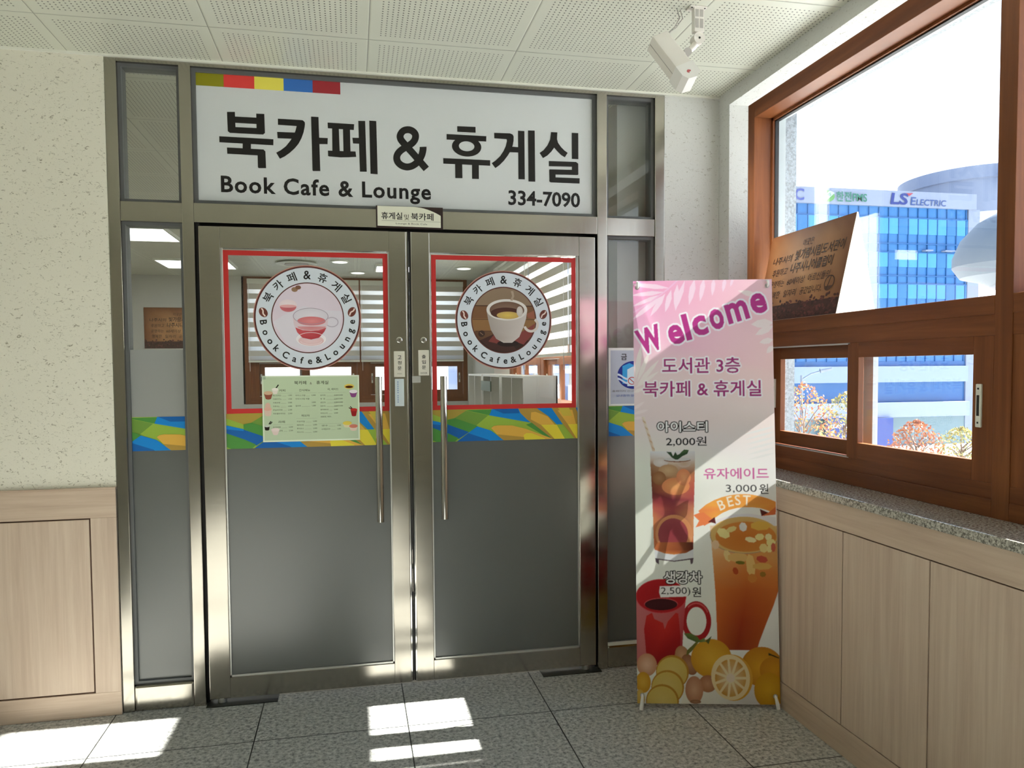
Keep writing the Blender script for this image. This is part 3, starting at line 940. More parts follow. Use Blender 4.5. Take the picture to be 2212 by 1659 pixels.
# ================================================================ signs and stickers on the entrance
X_, Y_, Z_ = (1, 0, 0), (0, 1, 0), (0, 0, 1)
BLACK = (24, 22, 21)
sg = thing('shop_sign', 'large white sign panel above the doors with thick black Korean lettering', 'sign', (0.25, 0.03, 2.184))
gasket('glazing_bead', -0.649, 1.151, 2.184, 2.757, 0.02, 0.016, sg)
box('sign_panel', M['sign_white'], -0.636, 1.140, 0.030, 0.036, 2.186, 2.756, sg)
a = Art()
for i, (x0, x1, c) in enumerate(((-0.636, -0.520, (140, 136, 22)), (-0.520, -0.394, (224, 66, 62)), (-0.394, -0.272, (236, 224, 92)), (-0.272, -0.149, (56, 112, 190)), (-0.149, -0.030, (158, 44, 52)))):
    a.rect(x0, 2.688, x1, 2.756, c)
a.build('colour_strip', M['print'], sg, (0, 0.0294, 0), X_, Z_)
GL = [[(-0.5093,2.583),(-0.4767,2.585),(-0.4752,2.4959),(-0.4993,2.4942),(-0.5077,2.5012)],[(-0.3889,2.5828),(-0.3551,2.5833),(-0.354,2.5016),(-0.3626,2.4945),(-0.3887,2.4944)],[(-0.4891,2.565),(-0.3855,2.5654),(-0.386,2.5381),(-0.4897,2.5382)],[(-0.5004,2.5202),(-0.3864,2.521),(-0.3591,2.4947),(-0.4993,2.4942)],[(-0.5433,2.4776),(-0.3192,2.4765),(-0.32,2.4506),(-0.543,2.4519)],[(-0.4476,2.458),(-0.4134,2.458),(-0.4141,2.4257),(-0.4483,2.4257)],[(-0.513,2.4314),(-0.3621,2.4305),(-0.3539,2.4224),(-0.3871,2.4036),(-0.5116,2.4047)],[(-0.3869,2.4163),(-0.3539,2.4233),(-0.3524,2.3503),(-0.383,2.3489),(-0.3865,2.3523)],[(-0.2989,2.5665),(-0.2097,2.5663),(-0.1937,2.5658),(-0.185,2.5581),(-0.1843,2.5464),(-0.2191,2.539),(-0.2986,2.5399)],[(-0.1842,2.55),(-0.1863,2.5354),(-0.1911,2.5133),(-0.2005,2.4874),(-0.2133,2.4631),(-0.2298,2.4422),(-0.2515,2.4212),(-0.2731,2.4047),(-0.2936,2.3937),(-0.3089,2.4192),(-0.2902,2.4301),(-0.2669,2.4494),(-0.2469,2.4758),(-0.2323,2.5002),(-0.2248,2.5205),(-0.219,2.5444)],[(-0.3031,2.5093),(-0.225,2.5105),(-0.2361,2.4833),(-0.3015,2.482)],[(-0.1579,2.5837),(-0.1262,2.5837),(-0.1224,2.348),(-0.1538,2.3466),(-0.1561,2.3501)],[(-0.1269,2.494),(-0.0879,2.4939),(-0.0892,2.4671),(-0.1275,2.4657)],[(-0.0876,2.5619),(0.0279,2.5612),(0.026,2.5354),(-0.0866,2.537)],[(-0.0684,2.542),(-0.0395,2.54),(-0.0368,2.4337),(-0.0689,2.4339)],[(-0.0214,2.5392),(0.0092,2.539),(0.0098,2.4379),(-0.0209,2.4345)],[(-0.0883,2.4394),(0.0318,2.4412),(0.0347,2.4179),(0.0021,2.4144),(-0.0344,2.4121),(-0.0833,2.414),(-0.0878,2.4156)],[(0.019,2.5013),(0.0493,2.5022),(0.0488,2.4762),(0.0214,2.4762)],[(0.0459,2.577),(0.0762,2.5782),(0.0797,2.3543),(0.0497,2.3533)],[(0.0942,2.5811),(0.125,2.5806),(0.128,2.3449),(0.0962,2.3461)],[(0.3588,2.3895),(0.3534,2.3956),(0.3292,2.3742),(0.3347,2.3681)],[(0.3534,2.3956),(0.3455,2.4044),(0.3214,2.3829),(0.3292,2.3742)],[(0.3455,2.4044),(0.3366,2.4143),(0.3126,2.3928),(0.3214,2.3829)],[(0.3366,2.4143),(0.328,2.4239),(0.3039,2.4025),(0.3126,2.3928)],[(0.328,2.4239),(0.3193,2.4337),(0.2952,2.4122),(0.3039,2.4025)],[(0.3193,2.4337),(0.3102,2.4438),(0.2862,2.4224),(0.2952,2.4122)],[(0.3102,2.4438),(0.3011,2.4539),(0.2773,2.4323),(0.2862,2.4224)],[(0.3011,2.4539),(0.2922,2.4636),(0.2687,2.4417),(0.2773,2.4323)],[(0.2922,2.4636),(0.2832,2.4731),(0.26,2.4509),(0.2687,2.4417)],[(0.2832,2.4731),(0.2745,2.4821),(0.2513,2.46),(0.26,2.4509)],[(0.2745,2.4821),(0.2667,2.4904),(0.2431,2.4685),(0.2513,2.46)],[(0.2667,2.4904),(0.2601,2.4976),(0.2363,2.4761),(0.2431,2.4685)],[(0.2601,2.4976),(0.2544,2.5038),(0.2305,2.4826),(0.2363,2.4761)],[(0.2544,2.5038),(0.2502,2.5088),(0.2251,2.4889),(0.2305,2.4826)],[(0.2502,2.5088),(0.2476,2.5125),(0.2203,2.4959),(0.2251,2.4889)],[(0.2476,2.5125),(0.2463,2.5153),(0.2168,2.5037),(0.2203,2.4959)],[(0.2463,2.5153),(0.2458,2.5174),(0.215,2.5118),(0.2168,2.5037)],[(0.2458,2.5174),(0.2459,2.5192),(0.2149,2.5199),(0.215,2.5118)],[(0.2459,2.5192),(0.2462,2.5211),(0.2164,2.5276),(0.2149,2.5199)],[(0.2462,2.5211),(0.2471,2.5234),(0.2192,2.5351),(0.2164,2.5276)],[(0.2471,2.5234),(0.2488,2.5263),(0.2234,2.5423),(0.2192,2.5351)],[(0.2488,2.5263),(0.2511,2.5292),(0.2286,2.549),(0.2234,2.5423)],[(0.2511,2.5292),(0.2531,2.5312),(0.235,2.555),(0.2286,2.549)],[(0.2531,2.5312),(0.255,2.5324),(0.2424,2.5598),(0.235,2.555)],[(0.255,2.5324),(0.2579,2.5335),(0.2502,2.5629),(0.2424,2.5598)],[(0.2579,2.5335),(0.2616,2.5344),(0.2578,2.5648),(0.2502,2.5629)],[(0.2616,2.5344),(0.265,2.5349),(0.2652,2.5658),(0.2578,2.5648)],[(0.265,2.5349),(0.2682,2.5349),(0.2726,2.5658),(0.2652,2.5658)],[(0.2682,2.5349),(0.2713,2.5344),(0.28,2.5647),(0.2726,2.5658)],[(0.2713,2.5344),(0.2743,2.5335),(0.287,2.5626),(0.28,2.5647)],[(0.2743,2.5335),(0.2768,2.5324),(0.2937,2.5596),(0.287,2.5626)],[(0.2768,2.5324),(0.2792,2.5307),(0.2998,2.5554),(0.2937,2.5596)],[(0.2792,2.5307),(0.2816,2.5285),(0.3052,2.5504),(0.2998,2.5554)],[(0.2816,2.5285),(0.2833,2.5264),(0.31,2.5443),(0.3052,2.5504)],[(0.2833,2.5264),(0.284,2.5251),(0.3137,2.5369),(0.31,2.5443)],[(0.284,2.5251),(0.2842,2.5236),(0.3154,2.5288),(0.3137,2.5369)],[(0.2842,2.5236),(0.2842,2.521),(0.3155,2.5211),(0.3154,2.5288)],[(0.2842,2.521),(0.2838,2.5179),(0.3145,2.5138),(0.3155,2.5211)],[(0.2838,2.5179),(0.283,2.515),(0.3126,2.5069),(0.3145,2.5138)],[(0.283,2.515),(0.2819,2.5123),(0.3099,2.5002),(0.3126,2.5069)],[(0.2819,2.5123),(0.2803,2.5096),(0.3062,2.4938),(0.3099,2.5002)],[(0.2803,2.5096),(0.2781,2.5066),(0.3017,2.4877),(0.3062,2.4938)],[(0.2781,2.5066),(0.2752,2.5034),(0.2962,2.4819),(0.3017,2.4877)],[(0.2752,2.5034),(0.2712,2.4999),(0.2901,2.4765),(0.2962,2.4819)],[(0.2712,2.4999),(0.266,2.496),(0.2836,2.4715),(0.2901,2.4765)],[(0.266,2.496),(0.2602,2.4919),(0.2769,2.4667),(0.2836,2.4715)],[(0.2602,2.4919),(0.2541,2.4878),(0.2695,2.4618),(0.2769,2.4667)],[(0.2541,2.4878),(0.2469,2.4835),(0.2614,2.4571),(0.2695,2.4618)],[(0.2469,2.4835),(0.2389,2.4788),(0.2539,2.4527),(0.2614,2.4571)],[(0.2389,2.4788),(0.2308,2.4736),(0.2477,2.4487),(0.2539,2.4527)],[(0.2308,2.4736),(0.2239,2.4681),(0.243,2.445),(0.2477,2.4487)],[(0.2239,2.4681),(0.2178,2.4627),(0.2389,2.4413),(0.243,2.445)],[(0.2178,2.4627),(0.2124,2.4568),(0.2356,2.4378),(0.2389,2.4413)],[(0.2124,2.4568),(0.2076,2.4505),(0.2333,2.4347),(0.2356,2.4378)],[(0.2076,2.4505),(0.2037,2.4436),(0.2315,2.4317),(0.2333,2.4347)],[(0.2037,2.4436),(0.2009,2.4365),(0.2303,2.4286),(0.2315,2.4317)],[(0.2009,2.4365),(0.199,2.4291),(0.2296,2.4257),(0.2303,2.4286)],[(0.199,2.4291),(0.1983,2.4217),(0.2293,2.423),(0.2296,2.4257)],[(0.1983,2.4217),(0.1987,2.4143),(0.2295,2.4202),(0.2293,2.423)],[(0.1987,2.4143),(0.2002,2.407),(0.2301,2.4173),(0.2295,2.4202)],[(0.2002,2.407),(0.2029,2.4),(0.2311,2.4145),(0.2301,2.4173)],[(0.2029,2.4),(0.2067,2.3933),(0.2325,2.4121),(0.2311,2.4145)],[(0.2067,2.3933),(0.2116,2.3874),(0.2347,2.4095),(0.2325,2.4121)],[(0.2116,2.3874),(0.2173,2.3822),(0.2376,2.4068),(0.2347,2.4095)],[(0.2173,2.3822),(0.2236,2.3777),(0.2411,2.4044),(0.2376,2.4068)],[(0.2236,2.3777),(0.2304,2.3741),(0.2448,2.4025),(0.2411,2.4044)],[(0.2304,2.3741),(0.2377,2.3713),(0.249,2.4008),(0.2448,2.4025)],[(0.2377,2.3713),(0.2455,2.3691),(0.2534,2.3996),(0.249,2.4008)],[(0.2455,2.3691),(0.2541,2.368),(0.2578,2.399),(0.2534,2.3996)],[(0.2541,2.368),(0.2629,2.3681),(0.262,2.3991),(0.2578,2.399)],[(0.2629,2.3681),(0.2716,2.3695),(0.2667,2.3998),(0.262,2.3991)],[(0.2716,2.3695),(0.2803,2.3719),(0.2717,2.4012),(0.2667,2.3998)],[(0.2803,2.3719),(0.289,2.3754),(0.2767,2.4033),(0.2717,2.4012)],[(0.289,2.3754),(0.2973,2.3801),(0.2815,2.406),(0.2767,2.4033)],[(0.2973,2.3801),(0.3053,2.3858),(0.2868,2.4097),(0.2815,2.406)],[(0.3053,2.3858),(0.3129,2.3923),(0.2921,2.4143),(0.2868,2.4097)],[(0.3129,2.3923),(0.3198,2.3993),(0.297,2.4193),(0.2921,2.4143)],[(0.3198,2.3993),(0.326,2.4069),(0.301,2.4242),(0.297,2.4193)],[(0.326,2.4069),(0.3314,2.4151),(0.3047,2.4298),(0.301,2.4242)],[(0.3314,2.4151),(0.3359,2.4233),(0.3081,2.436),(0.3047,2.4298)],[(0.3359,2.4233),(0.3397,2.4312),(0.311,2.4421),(0.3081,2.436)],[(0.3397,2.4312),(0.3428,2.439),(0.3131,2.4475),(0.311,2.4421)],[(0.3428,2.439),(0.3451,2.4469),(0.3147,2.4529),(0.3131,2.4475)],[(0.3451,2.4469),(0.3467,2.454),(0.3159,2.4584),(0.3147,2.4529)],[(0.3467,2.454),(0.3479,2.4602),(0.3169,2.4633),(0.3159,2.4584)],[(0.3479,2.4602),(0.3487,2.4663),(0.3174,2.4671),(0.3169,2.4633)],[(0.3487,2.4663),(0.3489,2.4718),(0.3175,2.4702),(0.3174,2.4671)],[(0.3489,2.4718),(0.3489,2.4758),(0.3174,2.4734),(0.3175,2.4702)],[(0.3489,2.4758),(0.3488,2.4783),(0.3174,2.476),(0.3174,2.4734)],[(0.4901,2.5787),(0.5754,2.5801),(0.5756,2.5539),(0.4903,2.5535)],[(0.441,2.5406),(0.6256,2.5408),(0.6247,2.5162),(0.4412,2.5157)],[(0.4243,2.4312),(0.6427,2.4319),(0.6425,2.4066),(0.4245,2.4062)],[(0.4788,2.4132),(0.5115,2.4136),(0.5122,2.3441),(0.4792,2.3433)],[(0.5569,2.4146),(0.5891,2.4151),(0.5889,2.3437),(0.5569,2.3434)],[(0.6015,2.4884),(0.6005,2.4814),(0.5684,2.4866),(0.5689,2.4901)],[(0.6005,2.4814),(0.598,2.4745),(0.5671,2.4831),(0.5684,2.4866)],[(0.598,2.4745),(0.5938,2.468),(0.5649,2.4799),(0.5671,2.4831)],[(0.5938,2.468),(0.5881,2.462),(0.5619,2.4768),(0.5649,2.4799)],[(0.5881,2.462),(0.5811,2.4566),(0.5582,2.4741),(0.5619,2.4768)],[(0.5811,2.4566),(0.5729,2.452),(0.5539,2.4718),(0.5582,2.4741)],[(0.5729,2.452),(0.5637,2.4483),(0.5491,2.47),(0.5539,2.4718)],[(0.5637,2.4483),(0.5537,2.4457),(0.5439,2.4686),(0.5491,2.47)],[(0.5537,2.4457),(0.5433,2.444),(0.5384,2.4678),(0.5439,2.4686)],[(0.5433,2.444),(0.5326,2.4435),(0.5328,2.4675),(0.5384,2.4678)],[(0.5326,2.4435),(0.522,2.444),(0.5273,2.4678),(0.5328,2.4675)],[(0.522,2.444),(0.5116,2.4457),(0.5218,2.4686),(0.5273,2.4678)],[(0.5116,2.4457),(0.5018,2.4483),(0.5167,2.4699),(0.5218,2.4686)],[(0.5018,2.4483),(0.4927,2.452),(0.5119,2.4718),(0.5167,2.4699)],[(0.4927,2.452),(0.4847,2.4566),(0.5077,2.4741),(0.5119,2.4718)],[(0.4847,2.4566),(0.4778,2.4619),(0.5041,2.4767),(0.5077,2.4741)],[(0.4778,2.4619),(0.4723,2.4679),(0.5012,2.4797),(0.5041,2.4767)],[(0.4723,2.4679),(0.4684,2.4743),(0.4991,2.483),(0.5012,2.4797)],[(0.4684,2.4743),(0.4659,2.4811),(0.4978,2.4864),(0.4991,2.483)],[(0.4659,2.4811),(0.4652,2.4881),(0.4974,2.4899),(0.4978,2.4864)],[(0.4652,2.4881),(0.4661,2.4951),(0.4979,2.4934),(0.4974,2.4899)],[(0.4661,2.4951),(0.4686,2.5019),(0.4992,2.4969),(0.4979,2.4934)],[(0.4686,2.5019),(0.4728,2.5084),(0.5014,2.5001),(0.4992,2.4969)],[(0.4728,2.5084),(0.4784,2.5144),(0.5043,2.5031),(0.5014,2.5001)],[(0.4784,2.5144),(0.4853,2.5197),(0.508,2.5058),(0.5043,2.5031)],[(0.4853,2.5197),(0.4935,2.5243),(0.5123,2.5081),(0.508,2.5058)],[(0.4935,2.5243),(0.5026,2.528),(0.5171,2.51),(0.5123,2.5081)],[(0.5026,2.528),(0.5125,2.5307),(0.5223,2.5114),(0.5171,2.51)],[(0.5125,2.5307),(0.5229,2.5324),(0.5277,2.5122),(0.5223,2.5114)],[(0.5229,2.5324),(0.5335,2.533),(0.5333,2.5125),(0.5277,2.5122)],[(0.5335,2.533),(0.5442,2.5325),(0.5389,2.5123),(0.5333,2.5125)],[(0.5442,2.5325),(0.5546,2.5309),(0.5443,2.5115),(0.5389,2.5123)],[(0.5546,2.5309),(0.5644,2.5283),(0.5495,2.5101),(0.5443,2.5115)],[(0.5644,2.5283),(0.5735,2.5247),(0.5543,2.5083),(0.5495,2.5101)],[(0.5735,2.5247),(0.5817,2.5201),(0.5585,2.506),(0.5543,2.5083)],[(0.5817,2.5201),(0.5886,2.5148),(0.5622,2.5033),(0.5585,2.506)],[(0.5886,2.5148),(0.5942,2.5088),(0.5651,2.5003),(0.5622,2.5033)],[(0.5942,2.5088),(0.5982,2.5023),(0.5672,2.4971),(0.5651,2.5003)],[(0.5982,2.5023),(0.6007,2.4955),(0.5685,2.4936),(0.5672,2.4971)],[(0.6007,2.4955),(0.6015,2.4884),(0.5689,2.4901),(0.5685,2.4936)],[(0.6624,2.5582),(0.7376,2.5597),(0.7501,2.5549),(0.7546,2.5461),(0.754,2.5259),(0.7497,2.5055),(0.7391,2.4787),(0.7264,2.4579),(0.7074,2.4328),(0.6864,2.4116),(0.6666,2.397),(0.6496,2.419),(0.6679,2.4319),(0.6889,2.452),(0.7057,2.477),(0.7163,2.4997),(0.7223,2.5242),(0.7207,2.5322),(0.6626,2.5331)],[(0.7455,2.4992),(0.779,2.4985),(0.7788,2.4736),(0.7348,2.4734)],[(0.7753,2.5744),(0.8058,2.5741),(0.8064,2.3512),(0.7758,2.3509)],[(0.8232,2.5781),(0.8553,2.5789),(0.8564,2.3425),(0.8238,2.3424)],[(0.9339,2.5765),(0.9649,2.5768),(0.9632,2.5451),(0.9679,2.529),(0.9828,2.5093),(0.9999,2.4938),(1.0149,2.4843),(1.0008,2.4627),(0.9826,2.4725),(0.9634,2.49),(0.9491,2.5052),(0.9356,2.4865),(0.9163,2.4672),(0.8949,2.4539),(0.878,2.4771),(0.8972,2.4907),(0.9165,2.5141),(0.9294,2.5413)],[(1.0354,2.5786),(1.0672,2.5789),(1.0672,2.4571),(1.0353,2.457)],[(0.9225,2.442),(1.0558,2.4436),(1.0667,2.4365),(1.0666,2.4211),(0.9224,2.4175)],[(1.0352,2.4237),(1.0666,2.4334),(1.0669,2.386),(1.0632,2.3828),(1.035,2.3826)],[(0.9255,2.4033),(1.0384,2.4058),(1.0665,2.4066),(1.0643,2.3828),(0.9243,2.3793)],[(0.924,2.4002),(0.9555,2.4037),(0.9553,2.3627),(0.9252,2.345)],[(0.9253,2.3665),(0.9564,2.3672),(1.0734,2.3678),(1.0728,2.343),(0.9305,2.3428),(0.9246,2.3481)]]
a = Art()
for p in GL:
    a.poly(p, BLACK)
a.build('large_lettering', M['print'], sg, (0, 0.0292, 0), X_, Z_)
a = Art()
a.text('Book Cafe & Lounge', -0.541, 2.242, 0.066, BLACK, w=0.908, bold=0.024, base=True)
a.text('334-7090', 0.727, 2.233, 0.063, BLACK, w=0.348, bold=0.024, base=True)
a.build('small_lettering', M['print'], sg, (0, 0.0292, 0), X_, Z_)

pl = thing('name_plate', 'small cream and dark brown name plate on the steel lintel', 'sign', (0.266, -0.004, 2.15))
box('backing', mat('dark brown plate', (38, 18, 16), 0.3), 0.117, 0.416, -0.005, 0.001, 2.101, 2.199, pl)
a = Art()
pts = [(0.123, 2.110), (0.406, 2.108), (0.406, 2.162)]
for i in range(9):
    k = i/8
    pts.append((0.406-0.121*k, 2.162+0.036*math.sin(k*math.pi/2)**0.9))
pts.append((0.123, 2.198))
a.poly(pts, (222, 222, 204))
a.level(1)
a.text('휴게실', 0.140, 2.1395, 0.032, BLACK, w=0.093, bold=0.015)
a.text('및', 0.241, 2.1385, 0.025, (52, 44, 30), w=0.022)
a.text('북카페', 0.272, 2.1385, 0.033, BLACK, w=0.101, bold=0.015)
a.rect(0.141, 2.133, 0.404, 2.1342, (120, 120, 108))
a.text('Lounge & Book Cafe', 0.204, 2.1165, 0.0095, (70, 70, 64), w=0.14, base=False)
a.build('lettering', M['print'], pl, (0, -0.0054, 0), X_, Z_)

RED = (196, 48, 46)
for x0, x1, lab in ((-0.539, 0.165, 'square red tape border on the left glass door'), (0.362, 1.049, 'square red tape border on the right glass door')):
    a = Art()
    z0, z1, t = 1.279, 1.990, 0.0215
    a.rect(x0, z1-t, x1, z1, RED)
    a.rect(x0, z0, x1, z0+t, RED)
    a.rect(x0, z0+t, x0+t, z1-t, RED)
    a.rect(x1-t, z0+t, x1, z1-t, RED)
    tag(a.build('border_sticker', M['print'], None, (0, 0.0205, 0), X_, Z_), lab, 'sticker', 'red border stickers')

# patterned band, drawn once in its own units (u 25..1555, v 0..1)
LG, G_, B_, DB, O_, DO, YE = (150, 182, 66), (76, 142, 62), (6, 132, 212), (8, 96, 172), (222, 174, 72), (176, 142, 62), (226, 210, 62)
BAND = [(LG, [(0, 50), (1600, 50), (1600, 420), (0, 420)]),
        (G_, [(370, 70), (640, 66), (612, 128)]), ((112, 152, 62), [(0, 90), (250, 150), (470, 235), (600, 128), (380, 76), (0, 60)]),
        ((172, 150, 62), [(0, 60), (378, 70), (250, 150), (180, 165), (0, 95)]), (LG, [(0, 100), (180, 165), (180, 215), (0, 170)]),
        (B_, [(640, 60), (915, 55), (940, 110), (1050, 215), (612, 128)]), (DB, [(640, 60), (915, 55), (930, 112), (760, 112)]),
        (DO, [(915, 55), (1100, 55), (1240, 150), (1330, 250), (1410, 420), (1290, 420), (1130, 270), (1010, 180), (940, 110)]),
        (O_, [(1055, 105), (1100, 100), (1230, 150), (1310, 245), (1160, 240), (1050, 180)]), (YE, [(1160, 240), (1330, 242), (1420, 400), (1310, 400)]),
        (B_, [(1105, 55), (1270, 55), (1320, 130), (1395, 240), (1330, 240), (1240, 150)]),
        (DO, [(1272, 55), (1600, 50), (1600, 420), (1540, 420), (1400, 240), (1320, 130)]),
        (O_, [(1340, 90), (1500, 85), (1540, 240), (1450, 240)]), ((204, 184, 70), [(1340, 55), (1460, 55), (1500, 150), (1400, 150)]),
        (YE, [(1450, 240), (1600, 240), (1600, 420), (1560, 420)]), (B_, [(1535, 55), (1600, 55), (1600, 120), (1555, 110)]),
        (G_, [(1060, 215), (1290, 400), (1180, 350), (1000, 235)]),
        (O_, [(630, 262), (655, 242), (700, 235), (850, 240), (1000, 280), (1150, 340), (1280, 390), (1290, 420), (770, 420), (690, 330)]),
        (DO, [(690, 330), (850, 350), (1150, 390), (1200, 420), (770, 420)]), (YE, [(972, 345), (1000, 325), (1060, 327), (1200, 385), (1200, 420), (985, 420)]),
        (B_, [(480, 240), (630, 290), (790, 420), (240, 420), (390, 310)]), (DB, [(390, 310), (600, 385), (640, 420), (240, 420)]),
        (G_, [(180, 165), (255, 150), (490, 238), (400, 300), (180, 215)]),
        (DB, [(0, 195), (180, 215), (400, 300), (290, 370), (0, 240)]), (B_, [(0, 165), (180, 210), (180, 228), (0, 205)]),
        (G_, [(0, 236), (190, 310), (290, 360), (230, 420), (0, 420)]), (LG, [(0, 365), (120, 420), (0, 420)])]
def film(x0, x1, z0, z1, u0, u1, y, lab):
    a = Art()
    for lv, (c, pts) in enumerate(BAND):
        a.level(lv)
        q = [(x0+(p[0]-u0)/(u1-u0)*(x1-x0), z1-(p[1]-62)/(395-62)*(z1-z0)) for p in pts]
        a.clip_poly(q, c, x0, x1, z0, z1)
    return tag(a.build('patterned_film', M['print'], None, (0, y, 0), X_, Z_, 0.00008), lab, 'window film', 'patterned films across the glass')
film(-0.928, -0.705, 1.125, 1.271, 400, 915, 0.0335, 'green, blue and yellow patterned film strip on the left sidelight')
film(-0.541, 0.170, 1.125, 1.279, 25, 1555, 0.0205, 'green, blue and yellow patterned film behind the menu on the left door')
film(0.360, 1.055, 1.131, 1.279, 25, 1555, 0.0205, 'green, blue and yellow patterned film strip on the right door')
film(1.213, 1.430, 1.135, 1.282, 470, 950, 0.0335, 'green, blue and yellow patterned film strip on the right sidelight')

def bean(a, x, y, rot):
    a.ell(x, y, 0.017, 0.0225, (112, 58, 48), rot=rot)
    a.level(a.lv+1)
    c, s = math.cos(rot), math.sin(rot)
    a.line([(x+u*c-v*s, y+u*s+v*c) for u, v in ((0.003, 0.019), (0.004, 0.008), (-0.004, -0.004), (-0.002, -0.019))], 0.006, (236, 214, 206))
    a.level(a.lv-1)

def badge(cx, cz, r, draw, lab):
    t = thing('round_sticker', lab, 'sticker', (cx, 0.02, cz), 'round cafe stickers')
    a = Art()
    k = r/0.232
    a.ell(0, 0, r, r, (196, 144, 128), n=96)
    a.level(1)
    a.ell(0, 0, r*0.985, r*0.985, (92, 44, 40), n=96)
    a.level(2)
    a.ell(0, 0, r*0.955, r*0.955, (214, 222, 232), n=96)
    a.level(3)
    a.ell(0, 0, r*0.675, r*0.675, (92, 44, 40), n=96)
    a.build('disc', M['print'], t, (cx, 0.0195, cz), X_, Z_, 0.0002)
    b = Art()
    top = '북카페&휴게실'
    for i, ch in enumerate(top):
        g = R(62-i*124/6.0)
        rr = r*0.815
        hh = r*0.175 if ch != '&' else r*0.165
        c, s = math.cos(g), math.sin(g)
        ww = r*(0.17 if ch != '&' else 0.14)
        x, y = -ww/2, -hh/2
        ox, oy = -math.sin(g)*rr, math.cos(g)*rr
        b.text(ch, ox+x*c-y*s, oy+x*s+y*c, hh, BLACK, w=ww, bold=0.015, rot=g)
    bot = 'Book Cafe&Lounge'
    angs = [-75, -62.5, -50, -37.5, None, -24.5, -14, -4.5, 4.5, 15, 27, 38.5, 50.5, 62.5, 74.5, 86]
    angs = [-79, -65.5, -52.5, -40.5, None, -26, -13.5, -4, 6.5, 18, 30.5, 42, 54, 66, 78, 90]
    for ch, g0 in zip(bot, angs):
        if g0 is None:
            continue
        g = R(g0-5)
        v, _ = text_geo(ch, 0.012)
        sz = r*0.12/cap_h()
        x, y = -np.ptp(v[:, 0])*sz/2, -r*0.055
        c, s = math.cos(g), math.sin(g)
        ox, oy = math.sin(g)*r*0.825, -math.cos(g)*r*0.825
        b.text(ch, ox+x*c-y*s, oy+x*s+y*c, r*0.12, BLACK, bold=0.022, base=True, rot=g)
    b.build('lettering', M['print'], t, (cx, 0.0187, cz), X_, Z_)
    b = Art()
    bean(b, -r*0.815, r*0.10, R(32))
    bean(b, r*0.825, r*0.12, R(-28))
    b.build('coffee_bean_mark', M['print'], t, (cx, 0.0187, cz), X_, Z_)
    b = Art()
    draw(b, r*0.655)
    b.build('picture', M['print'], t, (cx, 0.0187, cz), X_, Z_, 0.00005)

def tea(a, r):
    a.ell(0, 0, r, r, (222, 208, 222), mid=(226, 214, 228), n=80)
    L = lambda n: a.level(n)
    L(1)
    a.poly([(-r*0.98, -r*0.12), (-r*0.45, r*0.22), (-r*0.1, r*0.35), (r*0.3, r*0.24), (r*0.97, r*0.2), (r*0.9, -r*0.4), (r*0.5, -r*0.85), (0, -r*0.98), (-r*0.6, -r*0.78)], (222, 216, 228))
    L(2)
    a.ell(-r*0.55, r*0.36, r*0.25, r*0.17, (232, 214, 222), mid=(240, 226, 230))
    a.ell(r*0.08, -r*0.62, r*0.42, r*0.20, (238, 232, 238))
    a.ell(-r*0.36, r*0.82, r*0.09, r*0.07, (150, 118, 92))
    a.ell(-r*0.26, r*0.88, r*0.08, r*0.06, (128, 90, 70))
    L(3)
    a.ell(-r*0.55, r*0.33, r*0.23, r*0.16, (206, 112, 120), mid=(190, 92, 102), a0=180, a1=360)
    a.ell(-r*0.55, r*0.335, r*0.23, r*0.045, (226, 168, 172))
    a.ell(r*0.08, -r*0.66, r*0.36, r*0.15, (228, 190, 194), mid=(232, 204, 208))
    L(4)
    a.poly([(-r*0.42, r*0.02), (-r*0.40, -r*0.2), (-r*0.31, -r*0.42), (-r*0.16, -r*0.6), (0.08*r, -r*0.645), (r*0.3, -r*0.6), (r*0.46, -r*0.4), (r*0.56, -r*0.18), (r*0.58, r*0.04)], (220, 200, 210))
    a.ell(r*0.08, r*0.05, r*0.5, r*0.24, (216, 210, 222), mid=(228, 222, 232))
    L(5)
    a.poly([(-r*0.36, -r*0.28), (-r*0.31, -r*0.42), (-r*0.16, -r*0.58), (0.08*r, -r*0.63), (r*0.3, -r*0.58), (r*0.46, -r*0.4), (r*0.52, -r*0.28), (r*0.3, -r*0.36), (r*0.08, -r*0.38), (-r*0.15, -r*0.36)], [(204, 84, 92)]*2+[(186, 62, 72)]*4+[(204, 84, 92)]*4)
    a.ell(r*0.1, -r*0.09, r*0.40, r*0.13, (208, 118, 124), mid=(222, 140, 142))
    a.ell(r*0.1, -r*0.25, r*0.40, r*0.12, (214, 152, 158), mid=(206, 130, 136), a0=180, a1=360)
    L(6)
    a.ring(r*0.08, r*0.05, r*0.5, r*0.24, r*0.018, r*0.015, (164, 150, 168))
    a.ring(r*0.68, -r*0.12, r*0.19, r*0.15, r*0.03, r*0.03, (190, 180, 196), a0=-140, a1=130)
    a.ring(r*0.08, -r*0.62, r*0.42, r*0.20, r*0.015, r*0.012, (246, 240, 244))
    a.ring(r*0.08, -r*0.68, r*0.30, r*0.10, r*0.012, r*0.01, (246, 236, 240), a0=180, a1=360)

